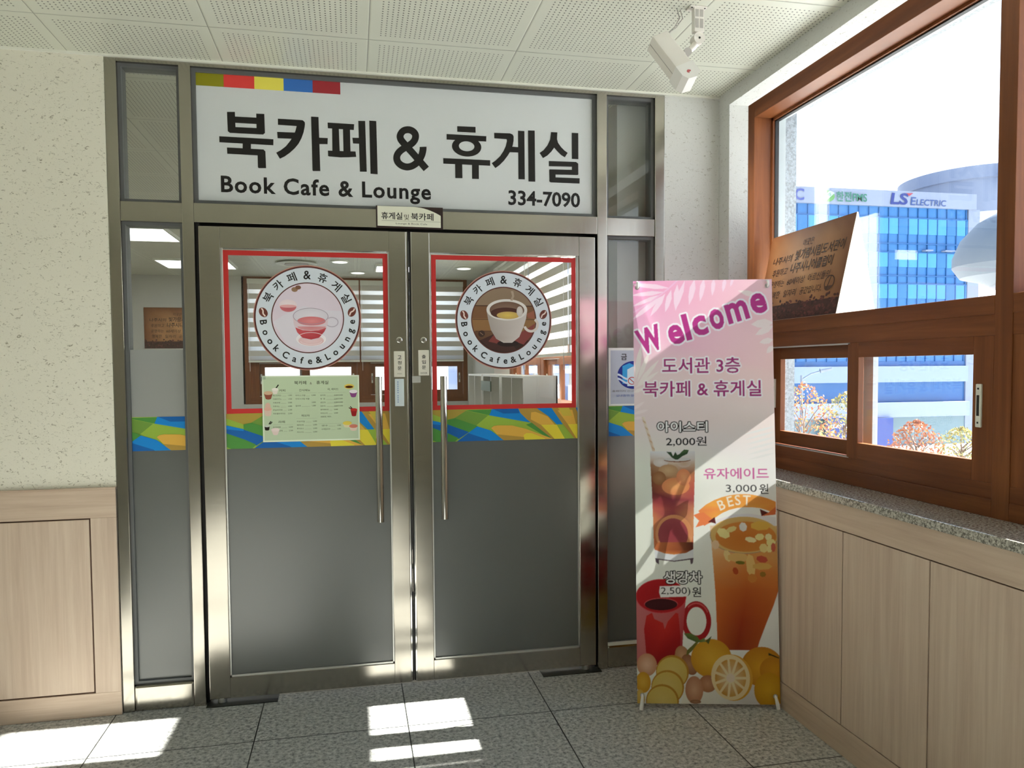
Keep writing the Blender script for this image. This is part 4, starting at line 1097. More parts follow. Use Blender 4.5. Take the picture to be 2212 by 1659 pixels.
def coffee(a, r):
    a.ell(0, 0, r, r, (96, 66, 46), n=80, mid=(124, 92, 62))
    L = lambda n: a.level(n)
    L(1)
    def disc(y0, y1, c, c2):
        pts = []
        for i in range(13):
            y = y0+(y1-y0)*i/12
            pts.append((-math.sqrt(max(r*r-y*y, 0)), y))
        pts += [(-p[0], p[1]) for p in reversed(pts)]
        a.poly(pts, c)
    disc(0.45*r, r*0.999, (140, 118, 96), None)
    disc(0.05*r, 0.45*r, (120, 84, 54), None)
    disc(-0.35*r, 0.05*r, (142, 104, 64), None)
    disc(-r*0.999, -0.62*r, (52, 34, 26), None)
    L(2)
    a.line([(-0.9*r, 0.44*r), (0.9*r, 0.44*r)], 0.03*r, (74, 48, 34))
    a.line([(-0.98*r, 0.02*r), (0.98*r, 0.02*r)], 0.02*r, (84, 56, 38))
    a.line([(-0.9*r, -0.34*r), (0.3*r, -0.34*r)], 0.02*r, (84, 56, 38))
    a.poly([(-0.75*r, -0.62*r), (-0.3*r, -0.42*r), (0.2*r, -0.7*r), (0.4*r, -0.92*r), (0, -0.99*r), (-0.45*r, -0.88*r)], (70, 40, 34))
    a.poly([(-0.3*r, -0.42*r), (0.05*r, -0.55*r), (0.1*r, -0.8*r), (-0.5*r, -0.66*r)], (128, 60, 56))
    a.poly([(0.5*r, -0.4*r), (0.99*r, -0.1*r), (0.88*r, -0.46*r), (0.62*r, -0.76*r), (0.2*r, -0.6*r)], (134, 66, 62))
    a.poly([(0.72*r, 0.2*r), (0.95*r, 0.3*r), (0.98*r, 0.05*r), (0.75*r, 0.08*r)], (150, 92, 70))
    L(3)
    a.ring(0.86*r, -0.14*r, 0.25*r, 0.24*r, 0.08*r, 0.08*r, (214, 206, 202), a0=-165, a1=55)
    a.ell(0.12*r, -0.72*r, 0.34*r, 0.1*r, (40, 26, 22))
    a.ell(-0.71*r, -0.42*r, 0.105*r, 0.10*r, (58, 36, 28), rot=0.4)
    L(4)
    W1, W2 = (206, 198, 194), (168, 158, 152)
    a.poly([(-0.55*r, 0.3*r), (-0.50*r, 0.02*r), (-0.42*r, -0.3*r), (-0.25*r, -0.58*r), (-0.02*r, -0.70*r), (0.25*r, -0.70*r), (0.48*r, -0.52*r), (0.62*r, -0.2*r), (0.70*r, 0.05*r), (0.74*r, 0.3*r)], [W2, W2, W2, W2, W1, W1, W1, W1, W1, W1])
    a.ell(0.095*r, 0.32*r, 0.645*r, 0.33*r, (222, 218, 214))
    a.line([(-0.76*r, -0.38*r), (-0.66*r, -0.46*r)], 0.02*r, (150, 120, 96))
    L(5)
    a.ell(0.095*r, 0.31*r, 0.55*r, 0.265*r, (112, 84, 68), mid=(140, 112, 92))
    L(6)
    a.ell(0.06*r, 0.22*r, 0.48*r, 0.17*r, (74, 40, 30), mid=(92, 50, 34))
    L(7)
    a.ell(0.13*r, 0.15*r, 0.36*r, 0.115*r, (196, 164, 96), mid=(222, 194, 92))
    a.ell(0.5*r, 0.27*r, 0.1*r, 0.16*r, (200, 192, 186), mid=(214, 208, 204))
    a.poly([(0.2*r, 0.62*r), (0.26*r, 0.75*r), (0.22*r, 0.9*r), (0.3*r, 0.9*r), (0.33*r, 0.74*r), (0.27*r, 0.6*r)], (172, 152, 132))

badge(-0.187, 1.699, 0.232, tea, 'round sticker with a pink tea cup picture on the left door')
badge(0.700, 1.694, 0.230, coffee, 'round sticker with a white coffee cup picture on the right door')

# laminated menu taped to the left door
mn = thing('menu_sheet', 'pale green laminated menu sheet taped on the left door', 'menu', (-0.18, 0.012, 1.152))
box('laminate', mat('laminate edge', (226, 236, 214), 0.2), -0.388, 0.031, 0.0150, 0.0165, 1.151, 1.444, mn)
a = Art()
PG = (190, 207, 176)
a.rect(-0.382, 1.158, 0.025, 1.438, PG, (196, 214, 180))
INK = (62, 58, 46)
a.level(1)
a.text('북카페', -0.251, 1.404, 0.016, INK, w=0.052, bold=0.01)
a.text('&', -0.184, 1.404, 0.010, (110, 110, 92))
a.text('휴게실', -0.156, 1.404, 0.016, INK, w=0.052, bold=0.01)
for st, x, z, wd in (('커피', -0.316, 1.373, 0.026), ('간식메뉴', -0.231, 1.373, 0.048), ('차, 에이드', -0.108, 1.376, 0.048), ('라떼', -0.321, 1.234, 0.027), ('허브차', -0.223, 1.260, 0.036)):
    a.text(st, x, z, 0.0105, INK, w=wd, bold=0.006)
for x0, x1, z in ((-0.343, -0.26, 1.366), (-0.25, -0.155, 1.366), (-0.15, -0.03, 1.366), (-0.343, -0.26, 1.227), (-0.245, -0.155, 1.253), (-0.15, -0.045, 1.2275)):
    a.rect(x0, z, x1, z+0.0007, (150, 160, 140))
def item(st, x, z, wd, pr, xr):
    a.text(st, x, z-0.0035, 0.0072, INK, w=wd)
    a.line([(x+wd+0.004, z-0.003), (xr-0.024, z-0.003)], 0.0006, (110, 112, 96))
    if pr:
        a.text(pr, xr, z-0.0035, 0.0066, INK, align='r')
for i, (st, wd, pr) in enumerate((('에스프레소', 0.036, '1,500'), ('아메리카노', 0.037, '1,500'), ('카페라떼', 0.030, '2,000'), ('카푸치노', 0.028, '2,000'), ('바닐라라떼', 0.039, '2,500'), ('카라멜마끼아또', 0.052, '2,500'))):
    item(st, -0.343, 1.3565-i*0.0161, wd, pr, -0.262)
for z, st, wd, pr in ((1.3555, '아이스크림', 0.042, '2,000'), (1.340, '아이스크림 와플', 0.06, ''), (1.324, '', 0, '3,000'), (1.309, '컵라면', 0.022, '1,500')):
    if st:
        item(st, -0.247, z, wd, pr, -0.160)
    else:
        a.text(pr, -0.160, z-0.0035, 0.0066, INK, align='r')
for i, (st, wd, pr) in enumerate((('유자차', 0.023, '2,500/3,000'), ('쌍  화', 0.021, '2,500/3,000'), ('생강차', 0.023, '2,500/3,000'), ('대추차', 0.022, '2,500/3,000'), ('유자에이드', 0.036, '3,000'), ('아이스티', 0.030, '2,000'), ('(얼음컵, 매장)', 0.046, ''))):
    item(st, -0.140, 1.3545-i*0.0160, wd, pr, -0.042 if i < 4 else -0.064)
for i, (st, wd, pr) in enumerate((('초코라떼', 0.032, '2,500'), ('고구마라떼', 0.040, '2,500'))):
    item(st, -0.345, 1.216-i*0.016, wd, pr, -0.260)
for i, (st, wd) in enumerate((('카모마일', 0.034), ('페퍼민트', 0.030), ('루이보스', 0.030), ('히비스커스', 0.030))):
    item(st, -0.243, 1.2395-i*0.0158, wd, '2,000', -0.156)
for i, (st, wd) in enumerate((('생수', 0.028), ('수제쌀과자', 0.038))):
    item(st, -0.137, 1.219-i*0.016, wd, '1,000', -0.052)
def cup(x, z, w1, w2, hgt, c, c2):
    a.poly([(x-w1/2, z), (x-w2/2, z-hgt), (x+w2/2, z-hgt), (x+w1/2, z)], c)
    a.ell(x, z-hgt, w2/2, w2/5, c, 16)
    a.level(a.lv+1)
    a.ell(x, z, w1/2, w1/4.5, c2, 20)
    a.level(a.lv-1)
cup(-0.362, 1.368, 0.038, 0.024, 0.024, (150, 84, 66), (216, 182, 150))
cup(-0.333, 1.384, 0.028, 0.018, 0.018, (232, 224, 214), (242, 236, 228))
a.line([(-0.331, 1.386), (-0.318, 1.404)], 0.005, (40, 36, 30))
cup(-0.365, 1.297, 0.034, 0.026, 0.026, (222, 196, 180), (226, 178, 160))
a.ell(-0.365, 1.309, 0.012, 0.016, (224, 184, 166), 20)
cup(-0.370, 1.222, 0.022, 0.018, 0.016, (36, 22, 20), (200, 206, 196))
a.line([(-0.362, 1.230), (-0.353, 1.243)], 0.004, (28, 24, 22))
a.line([(-0.357, 1.230), (-0.348, 1.240)], 0.004, (28, 24, 22))
cup(-0.335, 1.205, 0.036, 0.02, 0.02, (226, 206, 200), (232, 214, 210))
a.ell(-0.013, 1.393, 0.022, 0.011, (230, 200, 92), 24)
a.level(2)
a.ell(-0.013, 1.391, 0.017, 0.0055, (88, 46, 22), 24)
a.level(1)
cup(0.005, 1.370, 0.036, 0.022, 0.022, (146, 78, 140), (240, 234, 240))
cup(0.006, 1.288, 0.030, 0.020, 0.026, (160, 32, 36), (196, 52, 48))
a.line([(0.000, 1.292), (-0.010, 1.303)], 0.004, (70, 24, 20))
a.line([(-0.001, 1.290), (-0.016, 1.297)], 0.004, (70, 24, 20))
cup(-0.024, 1.228, 0.04, 0.03, 0.014, (224, 214, 176), (228, 206, 92))
cup(0.003, 1.214, 0.038, 0.028, 0.016, (230, 206, 190), (214, 130, 112))
a.build('print', M['print_gloss'], mn, (0, 0.0147, 0), X_, Z_, 0.0001)
box('tape', M['window_glass'], -0.398, -0.372, 0.0138, 0.0144, 1.428, 1.452, mn)

# small labels on the meeting stiles
def label(name, x0, x1, z0, z1, c, lab, draw):
    t = thing(name, lab, 'label', ((x0+x1)/2, 0.003, z0), 'labels on the door stiles')
    box('plate', mat('label '+name, c, 0.4), x0, x1, 0.0018, 0.0042, z0, z1, t)
    a = Art()
    draw(a)
    a.build('lettering', M['print'], t, (0, 0.0015, 0), X_, Z_)
def fixed(a):
    for i, ch in enumerate('고정문'):
        a.text(ch, 0.2035, 1.514-i*0.0245, 0.0165, BLACK, w=0.0175, bold=0.016)
    a.text('FIXED', 0.212, 1.446, 0.0042, (90, 86, 76), align='c', w=0.02)
def enter(a):
    for i, ch in enumerate('출입문'):
        a.text(ch, 0.3135, 1.517-i*0.0245, 0.0165, BLACK, w=0.0175, bold=0.016)
    a.text('DOOR', 0.322, 1.4465, 0.0075, (40, 38, 34), align='c', w=0.03)
def blue(a):
    for i in range(10):
        z = 1.414-i*0.0095 - (0.005 if i > 5 else 0)
        a.rect(0.2005, z-0.0062, 0.2062, z-0.0046, (58, 106, 170))
        a.rect(0.2005, z-0.0024, 0.2062, z-0.0010, (58, 106, 170))
        a.rect(0.2025, z-0.0062, 0.2040, z-0.0010, (58, 106, 170))
label('door_label', 0.187, 0.236, 1.433, 1.550, (214, 210, 196), 'small cream label with three Korean letters on the left door stile', fixed)
label('door_label', 0.2975, 0.346, 1.439, 1.555, (214, 210, 196), 'small cream label reading DOOR on the right door stile', enter)
label('notice_strip', 0.190, 0.231, 1.301, 1.425, (206, 218, 222), 'white strip with small blue vertical print under the left door label', blue)

# no smoking notice on the right sidelight
np_ = thing('notice_poster', 'grey notice with a round blue building emblem behind the banner', 'poster', (1.32, 0.03, 1.283))
box('sheet', mat('poster margin', (222, 228, 224), 0.35), 1.213, 1.440, 0.0315, 0.0325, 1.283, 1.564, np_)
a = Art()
a.rect(1.227, 1.292, 1.438, 1.552, (176, 186, 200))
a.level(1)
cx, cz, rr = 1.345, 1.432, 0.083
a.ell(cx, cz, rr, rr*0.82, (22, 44, 136), n=64)
a.level(2)
a.poly([(1.287, 1.476), (1.323, 1.490), (1.352, 1.478), (1.352, 1.39), (1.287, 1.39)], (52, 158, 220))
a.level(3)
a.poly([(1.312, 1.459), (1.342, 1.474), (1.372, 1.459), (1.372, 1.378), (1.312, 1.378)], (206, 228, 240))
a.level(4)
for dz in (0.0, -0.020):
    up = [(1.262+0.05*i/8, 1.440+dz-0.022*(0.5-0.5*math.cos(math.pi*i/8))) for i in range(9)]
    a.poly(up+[(x, z-0.010) for x, z in reversed(up)], (206, 222, 240))
a.ring(1.336, 1.404, 0.021, 0.019, 0.004, 0.004, (176, 62, 58))
a.line([(1.322, 1.416), (1.350, 1.392)], 0.004, (176, 62, 58))
a.text('금', 1.280, 1.505, 0.030, BLACK, w=0.030, bold=0.01)
a.text('연', 1.375, 1.505, 0.030, BLACK, w=0.030, bold=0.01)
a.text('홈페이지 신고 안내', 1.235, 1.350, 0.009, (110, 96, 92), w=0.15)
a.text('실내흡연 없는 환경', 1.254, 1.327, 0.011, (84, 104, 176), w=0.15)
a.build('print', M['print'], np_, (0, 0.0312, 0), X_, Z_)

# ================================================================ banner stand
def bp(px, py):
    """print layout of the 0.6 x 1.8 m banner, read off in fractions of its sheet"""
    xl = 1368+(py-607)*9/912
    xr = 1667+(py-603)*18/918
    return ((px-xl)/(xr-xl)*0.6, (1520-py)/915*1.8)
def cr4(x, y): return bp(1340+x/6.144, 590+y/6.144)
def cr5(x, y): return bp(1340+x/6.144, 860+y/6.144)
def cr6(x, y): return bp(1340+x/5.821, 1100+y/5.821)
def cr7(x, y): return bp(1340+x/5.821, 1280+y/5.821)
S4, S6 = 0.6/303/6.144, 0.6/306/5.821
A_ = Art()
def P4(*p): return [cr4(*q) for q in p]
def P5(*p): return [cr5(*q) for q in p]
def P6(*p): return [cr6(*q) for q in p]
def P7(*p): return [cr7(*q) for q in p]
rows = [(0.0, (236, 238, 230), (240, 240, 242)), (1.02, (232, 238, 226), (240, 240, 240)), (1.22, (232, 216, 218), (240, 226, 222)), (1.42, (234, 214, 218), (238, 206, 206)), (1.60, (236, 178, 212), (238, 204, 208)), (1.8, (236, 158, 204), (242, 206, 216))]
for (v0, l0, r0_), (v1, l1, r1) in zip(rows[:-1], rows[1:]):
    A_.poly([(-0.01, v0), (0.61, v0), (0.61, v1+0.001), (-0.01, v1+0.001)], [l0, r0_, r1, l1])
# pale palm fronds
def blade(f, b, t, wd, c):
    (x0, y0), (x1, y1) = b, t
    l = math.hypot(x1-x0, y1-y0)
    nx, ny = -(y1-y0)/l*wd, (x1-x0)/l*wd
    A_.poly([f(x0, y0), f(x0+(x1-x0)*0.35+nx, y0+(y1-y0)*0.35+ny), f(x0+(x1-x0)*0.7+nx*0.8, y0+(y1-y0)*0.7+ny*0.8), f(x1, y1), f(x0+(x1-x0)*0.7-nx*0.8, y0+(y1-y0)*0.7-ny*0.8), f(x0+(x1-x0)*0.35-nx, y0+(y1-y0)*0.35-ny)], c)
FR = (244, 214, 234)
for b, t, wd in (((660, 190), (130, 130), 32), ((580, 240), (140, 280), 30), ((560, 270), (150, 430), 26), ((560, 290), (150, 610), 34), ((600, 260), (400, 560), 36), ((680, 210), (600, 508), 36), ((760, 140), (738, 490), 40), ((860, 90), (735, 480), 30), ((990, 70), (915, 418), 40), ((1115, 60), (1060, 372), 34), ((1245, 60), (1222, 300), 28), ((1395, 60), (1362, 252), 26), ((1500, 60), (1462, 182), 20)):
    blade(cr4, b, t, wd, FR)
A_.line(P4((150, 520), (420, 360), (640, 200), (760, 90)), 0.006, (238, 190, 222))
for b, t, wd in (((2030, 660), (1735, 680), 60), ((2030, 700), (1790, 820), 46), ((2030, 880), (1845, 920), 40), ((2030, 960), (1940, 1060), 36), ((1560, 235), (1900, 330), 36)):
    blade(cr4, b, t, wd, (240, 226, 226))
for b, t, wd in (((210, 1380), (280, 930), 36), ((230, 1420), (400, 1000), 30), ((230, 1460), (520, 1130), 30), ((200, 1500), (520, 1280), 26), ((180, 1560), (330, 1500), 24)):
    blade(cr4, b, t, wd, (240, 230, 228))
for b, t, wd in (((170, 130), (330, 20), 22), ((170, 190), (380, 130), 22), ((170, 250), (330, 230), 20)):
    blade(cr5, b, t, wd, (240, 226, 228))
for i in range(6):
    blade(cr5, (2050, 360+i*70), (1640+i*12, 470+i*66), 16, (232, 232, 232))
PUR = (180, 58, 138)
def halo(v, t, k, o, c, oc, rad, cg=1.0, sg_=0.0, cen=(0, 0)):
    """lettering with a solid outline of even width"""
    q = (v-cen)*k
    q = np.c_[q[:, 0]*cg-q[:, 1]*sg_, q[:, 0]*sg_+q[:, 1]*cg]+o
    if oc is not None:
        for i in range(12):
            A_._put(q+[rad*math.cos(i*math.pi/6), rad*math.sin(i*math.pi/6)], t, lin(oc))
    if c is not None:
        A_._put(q, t, lin(c))
def outlined(st, f, x0, x1, y0, y1, c, oc, rad, bold=0.02):
    ax, ay = f(x0, y1)
    bx, by = f(x1, y0)
    v, t = text_geo(st, bold)
    lo, ex = v.min(0), np.ptp(v, 0)
    halo(v, t, [(bx-ax)/ex[0], (by-ay)/ex[1]], [ax, ay], c, oc, rad, cen=lo)
WEL = (('W', 392, 862, 335, 335, 18), ('e', 742, 800, 262, 205, 17), ('l', 882, 705, 350, 78, 14), ('c', 1058, 690, 262, 200, 15), ('o', 1282, 605, 270, 190, 15), ('m', 1550, 510, 262, 300, 16), ('e', 1832, 405, 268, 215, 13))
for oc, c in (((242, 238, 246), None), (None, PUR)):
    for ch, x, y, hh, ww, g in WEL:
        bb = {'l': 0.05, 'W': 0.045}.get(ch, 0.035)
        v, t2 = text_geo(ch, bb)
        lo, ex = v.min(0), np.ptp(v, 0)
        halo(v, t2, [ww*S4/ex[0], hh*S4/ex[1]], cr4(x, y), c, oc, 0.0075, math.cos(R(g)), math.sin(R(g)), lo+ex/2)
DP = (156, 48, 116)
outlined('도서관 3층', cr4, 557, 1592, 1105, 1315, DP, (242, 238, 242), 0.006, 0.016)
outlined('북카페 & 휴게실', cr4, 307, 1868, 1410, 1622, DP, (242, 238, 242), 0.006, 0.016)
# iced tea with straw and mint
A_.poly(P5((285, 225), (325, 225), (465, 680), (430, 680)), [(222, 208, 192), (236, 226, 214), (226, 206, 186), (206, 186, 164)])
for i in range(5):
    A_.poly(P5((296+i*30, 260+i*88), (336+i*30, 290+i*88), (345+i*30, 320+i*88), (304+i*30, 290+i*88)), (206, 176, 146))
outlined('아이스티', cr5, 495, 1160, 290, 430, (246, 246, 246), (16, 14, 14), 0.0042, 0.016)
x0, y0 = cr5(612, 612)
A_.text('2,000원', x0, y0-0.003, (620-490)*S4, (16, 14, 16), w=(1152-612)*S4, bold=0.01)
A_.strips(cr5, [(682, 398, 996, ((222, 224, 228), (232, 232, 234), (222, 222, 226))), (790, 400, 996, ((206, 190, 178), (222, 216, 214), (214, 206, 202))),
    (860, 402, 995, ((158, 118, 90), (204, 182, 160), (200, 172, 148))), (980, 410, 992, ((138, 88, 56), (190, 150, 108), (176, 112, 78))), (1100, 416, 990, ((126, 72, 46), (176, 120, 80), (196, 104, 84))),
    (1230, 424, 987, ((122, 54, 46), (190, 110, 84), (190, 90, 84))), (1330, 428, 985, ((150, 62, 64), (140, 58, 72), (172, 84, 86))), (1450, 432, 982, ((190, 100, 82), (166, 76, 78), (206, 132, 100))),
    (1600, 438, 978, ((208, 134, 88), (154, 72, 82), (216, 152, 102))), (1760, 442, 976, ((206, 124, 76), (146, 62, 78), (212, 144, 94))), (1900, 448, 974, ((196, 108, 64), (160, 70, 72), (190, 102, 66))),
    (1985, 454, 972, ((188, 108, 62), (196, 112, 64), (140, 66, 42)))])
for cx_, cy_, rx_, ry_, c1_, c2_ in ((540, 830, 100, 62, (206, 196, 190), (222, 216, 214)), (850, 850, 90, 50, (206, 186, 172), (196, 166, 142)), (640, 940, 130, 80, (184, 146, 108), (206, 172, 132)), (520, 1040, 90, 90, (148, 100, 64), (172, 126, 86)), (740, 1150, 185, 115, (226, 144, 96), (240, 172, 112)), (845, 1030, 95, 110, (226, 144, 100), (240, 170, 120))):
    x, y = cr5(cx_, cy_)
    A_.ell(x, y, rx_*S4, ry_*S4, c1_, 28, mid=c2_)
x, y = cr6(680, 300)
A_.ell(x, y, 235*S6, 250*S6, (218, 152, 104), mid=(206, 122, 92))
A_.ell(x-0.004, y, 190*S6, 205*S6, (160, 74, 80), mid=(150, 62, 72))
x, y = cr5(760, 800)
A_.ell(x, y, 180*S4, 30*S4, (140, 92, 62), 24)
A_.ell(x, y+0.003, 180*S4, 26*S4, (206, 206, 206), 24)
A_.poly(P5((615, 690), (680, 695), (705, 750), (735, 690), (760, 735), (840, 700), (915, 668), (895, 720), (830, 750), (770, 795), (735, 795), (690, 770)), (48, 74, 44))
A_.poly(P5((850, 662), (915, 668), (880, 700), (790, 720)), (70, 98, 60))
A_.poly(P6((430, 500), (560, 545), (680, 555), (830, 535), (920, 490), (920, 400), (430, 400)), [(196, 112, 66), (206, 132, 70), (206, 136, 72), (170, 92, 52), (96, 42, 30), (90, 42, 34), (206, 120, 72)])
A_.poly(P6((432, 490), (560, 540), (680, 555), (830, 535), (920, 488), (925, 600), (680, 632), (440, 598)), (222, 224, 228))
A_.poly(P6((440, 598), (680, 632), (925, 596), (915, 665), (890, 678), (880, 620), (680, 645), (490, 620), (488, 678), (450, 650)), (92, 76, 86))
# second drink with the BEST ribbon
x0, y0 = cr5(1112, 1055)
A_.text('유자에이드', x0, y0, 145*S4, (206, 104, 166), w=(1968-1112)*S4, bold=0.014)
x0, y0 = cr5(1405, 1245)
A_.text('3,000', x0, y0+0.001, 110*S4, (52, 50, 54), w=(1810-1405)*S4)
x0, y0 = cr5(1845, 1252)
A_.text('원', x0, y0, 130*S4, (20, 18, 20), w=120*S4, bold=0.014)
A_.poly(P5((1290, 1590), (1500, 1530), (1700, 1515), (2060, 1560), (2060, 1720), (1200, 1720)), (228, 226, 232))
x, y = cr6(1560, 310)
A_.strips(cr6, [(190, 1130, 1985, ((228, 206, 180), (220, 186, 132), (220, 190, 140))), (420, 1150, 1985, ((226, 186, 140), (212, 140, 72), (210, 156, 100))), (600, 1165, 1985, ((222, 162, 104), (214, 142, 76), (214, 156, 92))),
    (800, 1180, 1985, ((214, 140, 78), (206, 118, 56), (210, 130, 66))), (1000, 1195, 1985, ((208, 116, 52), (190, 92, 40), (204, 112, 52))), (1200, 1205, 1920, ((204, 106, 46), (178, 76, 32), (196, 98, 42))),
    (1400, 1212, 1840, ((198, 98, 42), (166, 60, 28), (188, 88, 38))), (1640, 1222, 1750, ((190, 92, 38), (154, 54, 26), (180, 82, 34))), (1760, 1228, 1715, ((186, 88, 38), (154, 54, 26), (176, 80, 34)))])
A_.ell(x, y, 432*S6, 235*S6, (214, 180, 112), 48, mid=(208, 142, 62))
A_.ell(x+0.006, y-0.006, 380*S6, 190*S6, (206, 132, 60), 40, mid=(200, 116, 46))
A_.ring(x, y, 432*S6, 235*S6, 0.0035, 0.0035, (176, 146, 116), a0=170, a1=350)
for cx_, cy_, w_, h_, c_, g in ((1300, 285, 90, 60, (232, 220, 150), -30), (1400, 235, 70, 35, (224, 206, 136), 20), (1545, 205, 50, 60, (232, 230, 226), 10), (1760, 190, 130, 60, (222, 178, 80), 0), (1640, 365, 75, 35, (238, 228, 176), -12), (1750, 330, 60, 45, (236, 222, 150), 10), (1860, 330, 45, 45, (236, 226, 170), 30), (1890, 400, 60, 50, (232, 218, 150), 0), (1800, 470, 55, 60, (228, 208, 140), 20), (1880, 470, 40, 60, (232, 216, 150), -20), (1350, 570, 45, 80, (226, 202, 140), 20), (1480, 590, 140, 60, (220, 178, 110), 0), (1640, 690, 60, 150, (228, 190, 118), 5), (1780, 700, 130, 45, (216, 168, 90), 0), (1510, 655, 62, 24, (120, 116, 40), -4), (1780, 610, 75, 45, (190, 80, 62), -12), (1920, 460, 30, 60, (196, 96, 76), 0), (1450, 760, 36, 50, (180, 74, 36), 20), (1790, 800, 40, 35, (150, 110, 40), 0), (1200, 430, 50, 60, (226, 196, 160), 0), (1660, 850, 60, 60, (206, 130, 60), 0)):
    u, v = cr6(cx_, cy_)
    A_.ell(u, v, w_*S6, h_*S6, c_, 7, rot=R(g))
rib = P5((1040, 1480), (1140, 1395), (1250, 1335), (1350, 1297), (1450, 1272), (1550, 1258), (1650, 1254), (1750, 1262), (1850, 1282), (1950, 1310), (2060, 1355), (2060, 1520), (1950, 1470), (1850, 1440), (1750, 1430), (1650, 1430), (1550, 1440), (1450, 1466), (1350, 1510), (1250, 1580), (1180, 1640))
A_.poly(rib, [(238, 140, 84)]+[(240, 170, 82)]*8+[(232, 150, 70)]*4+[(236, 166, 78)]*7+[(238, 140, 84)])
A_.poly(P5((975, 1535), (1060, 1500), (1180, 1640), (1120, 1680)), (238, 140, 88))
A_.poly(P6((925, 60), (1050, 20), (1190, 130), (1110, 165), (950, 212), (1000, 120)), (236, 134, 84))
A_.poly(P6((1105, 145), (1190, 80), (1207, 165), (1150, 150)), (96, 40, 42))
A_.poly(P5((1850, 1452), (1962, 1500), (1872, 1546)), (92, 34, 30))
A_.poly(P5((1872, 1546), (1962, 1500), (2060, 1420), (2060, 1525)), (214, 110, 64))
for ch, x, y, g in (('B', 1345, 1400, 22), ('E', 1460, 1352, 14), ('S', 1560, 1335, 6), ('T', 1680, 1338, -2)):
    v, t2 = text_geo(ch, 0.012)
    q = (v-v.min(0)-np.ptp(v, 0)/2)*(128*S4/cap_h())*[0.92, 1.0]
    cg, sg_ = math.cos(R(g)), math.sin(R(g))
    A_._put(np.c_[q[:, 0]*cg-q[:, 1]*sg_, q[:, 0]*sg_+q[:, 1]*cg]+cr5(x, y), t2, lin((246, 236, 216)))
# red mug
x, y = cr7(960, 350)
A_.ring(x, y, 185*S6, 255*S6, 62*S6, 75*S6, (168, 26, 32))
A_.ring(x, y, 172*S6, 238*S6, 16*S6, 20*S6, (206, 84, 86), a0=30, a1=130)
A_.poly(P6((200, 1090), (830, 1090), (800, 1400), (770, 1960), (200, 1960)), [(196, 110, 112), (190, 84, 88), (186, 70, 76), (150, 20, 24), (190, 110, 108)])
A_.poly(P6((330, 1330), (400, 1290), (430, 1370), (540, 1420), (560, 1500), (600, 1400), (700, 1290), (730, 1300), (760, 1600), (740, 1960), (340, 1960), (300, 1500)), [(196, 40, 34)]*8+[(170, 22, 26), (132, 12, 20), (150, 16, 22), (182, 26, 30)])
x, y = cr6(515, 1080)
A_.ell(x, y, 320*S6, 218*S6, (202, 60, 66), 48)
A_.ell(x, y, 311*S6, 209*S6, (178, 22, 30), 48, mid=(170, 20, 26))
x, y = cr6(515, 1180)
A_.ell(x, y, 212*S6, 78*S6, (206, 86, 88), 32)
A_.ell(x, y-0.002, 206*S6, 74*S6, (60, 10, 16), 32)
A_.poly(P6((500, 955), (838, 945), (845, 1085), (510, 1096), (490, 1030)), (240, 238, 238))
outlined('생강차', cr6, 550, 1030, 765, 925, (246, 246, 246), (16, 14, 14), 0.0042, 0.014)
x0, y0 = cr6(512, 1080)
A_.text('2,500)', x0, y0, 112*S6, (20, 18, 18), w=(885-512)*S6)
x0, y0 = cr6(905, 1092)
A_.text('원', x0, y0, 128*S6, (20, 18, 18), w=115*S6, bold=0.014)
# fruit and ginger at the foot
A_.poly(P7((860, 1040), (2040, 1040), (2040, 1420), (760, 1420)), [(236, 232, 220), (214, 208, 214), (210, 204, 212), (238, 236, 224)])
def blob(cx_, cy_, rx_, ry_, c_, m_, g=0.0):
    u, v = cr7(cx_, cy_)
    A_.ell(u, v, rx_*S6, ry_*S6, c_, 40, rot=R(g), mid=m_)
blob(780, 790, 90, 130, (176, 124, 86), (206, 160, 120), 10)
blob(870, 900, 90, 140, (150, 96, 66), (184, 134, 100), 25)
blob(1780, 920, 262, 255, (196, 128, 30), (226, 168, 48))
blob(1930, 960, 180, 170, (196, 130, 30), (216, 154, 40))
blob(1145, 820, 255, 248, (206, 148, 38), (228, 180, 62))
blob(335, 905, 125, 145, (196, 140, 104), (226, 186, 158))
blob(1870, 1220, 190, 228, (204, 146, 26), (224, 172, 44))
blob(290, 1130, 95, 135, (206, 150, 40), (224, 178, 72))
for cx_, cy_ in ((650, 990), (590, 1180), (525, 1360)):
    blob(cx_+6, cy_+6, 206, 216, (186, 134, 50), (186, 134, 50))
    blob(cx_, cy_+16, 190, 200, (214, 186, 96), (220, 196, 118))
blob(250, 1330, 60, 110, (214, 176, 84), (222, 190, 104))
blob(1100, 1140, 110, 110, (176, 116, 80), (206, 152, 118), 20)
blob(930, 1220, 112, 175, (190, 132, 100), (216, 168, 136))
blob(945, 1370, 70, 26, (150, 104, 78), (176, 130, 100))
blob(1410, 1060, 250, 296, (222, 164, 60), (222, 164, 60), 8)
blob(1385, 1058, 240, 290, (240, 220, 172), (240, 226, 190), 8)
cx_, cy_ = 1385, 1065
for i in range(11):
    g0, g1 = R(i*360/11+4), R((i+1)*360/11-4)
    q = [(cx_+58*math.cos((g0+g1)/2), cy_-60*math.sin((g0+g1)/2))]
    for k in range(5):
        g = g0+(g1-g0)*k/4
        q.append((cx_+195*math.cos(g), cy_-238*math.sin(g)))
    A_.poly([cr7(*p) for p in q], [(228, 196, 150)]+[(206, 148, 62) if i % 2 else (214, 160, 80)]*5)
blob(1385, 1065, 52, 58, (240, 222, 206), (240, 222, 206))
A_.poly(P7((800, 505), (880, 500), (970, 545), (1000, 590), (1060, 560), (1075, 610), (960, 618), (850, 570)), [(96, 116, 56)]*4+[(128, 142, 84)]*2+[(70, 92, 42)]*2)
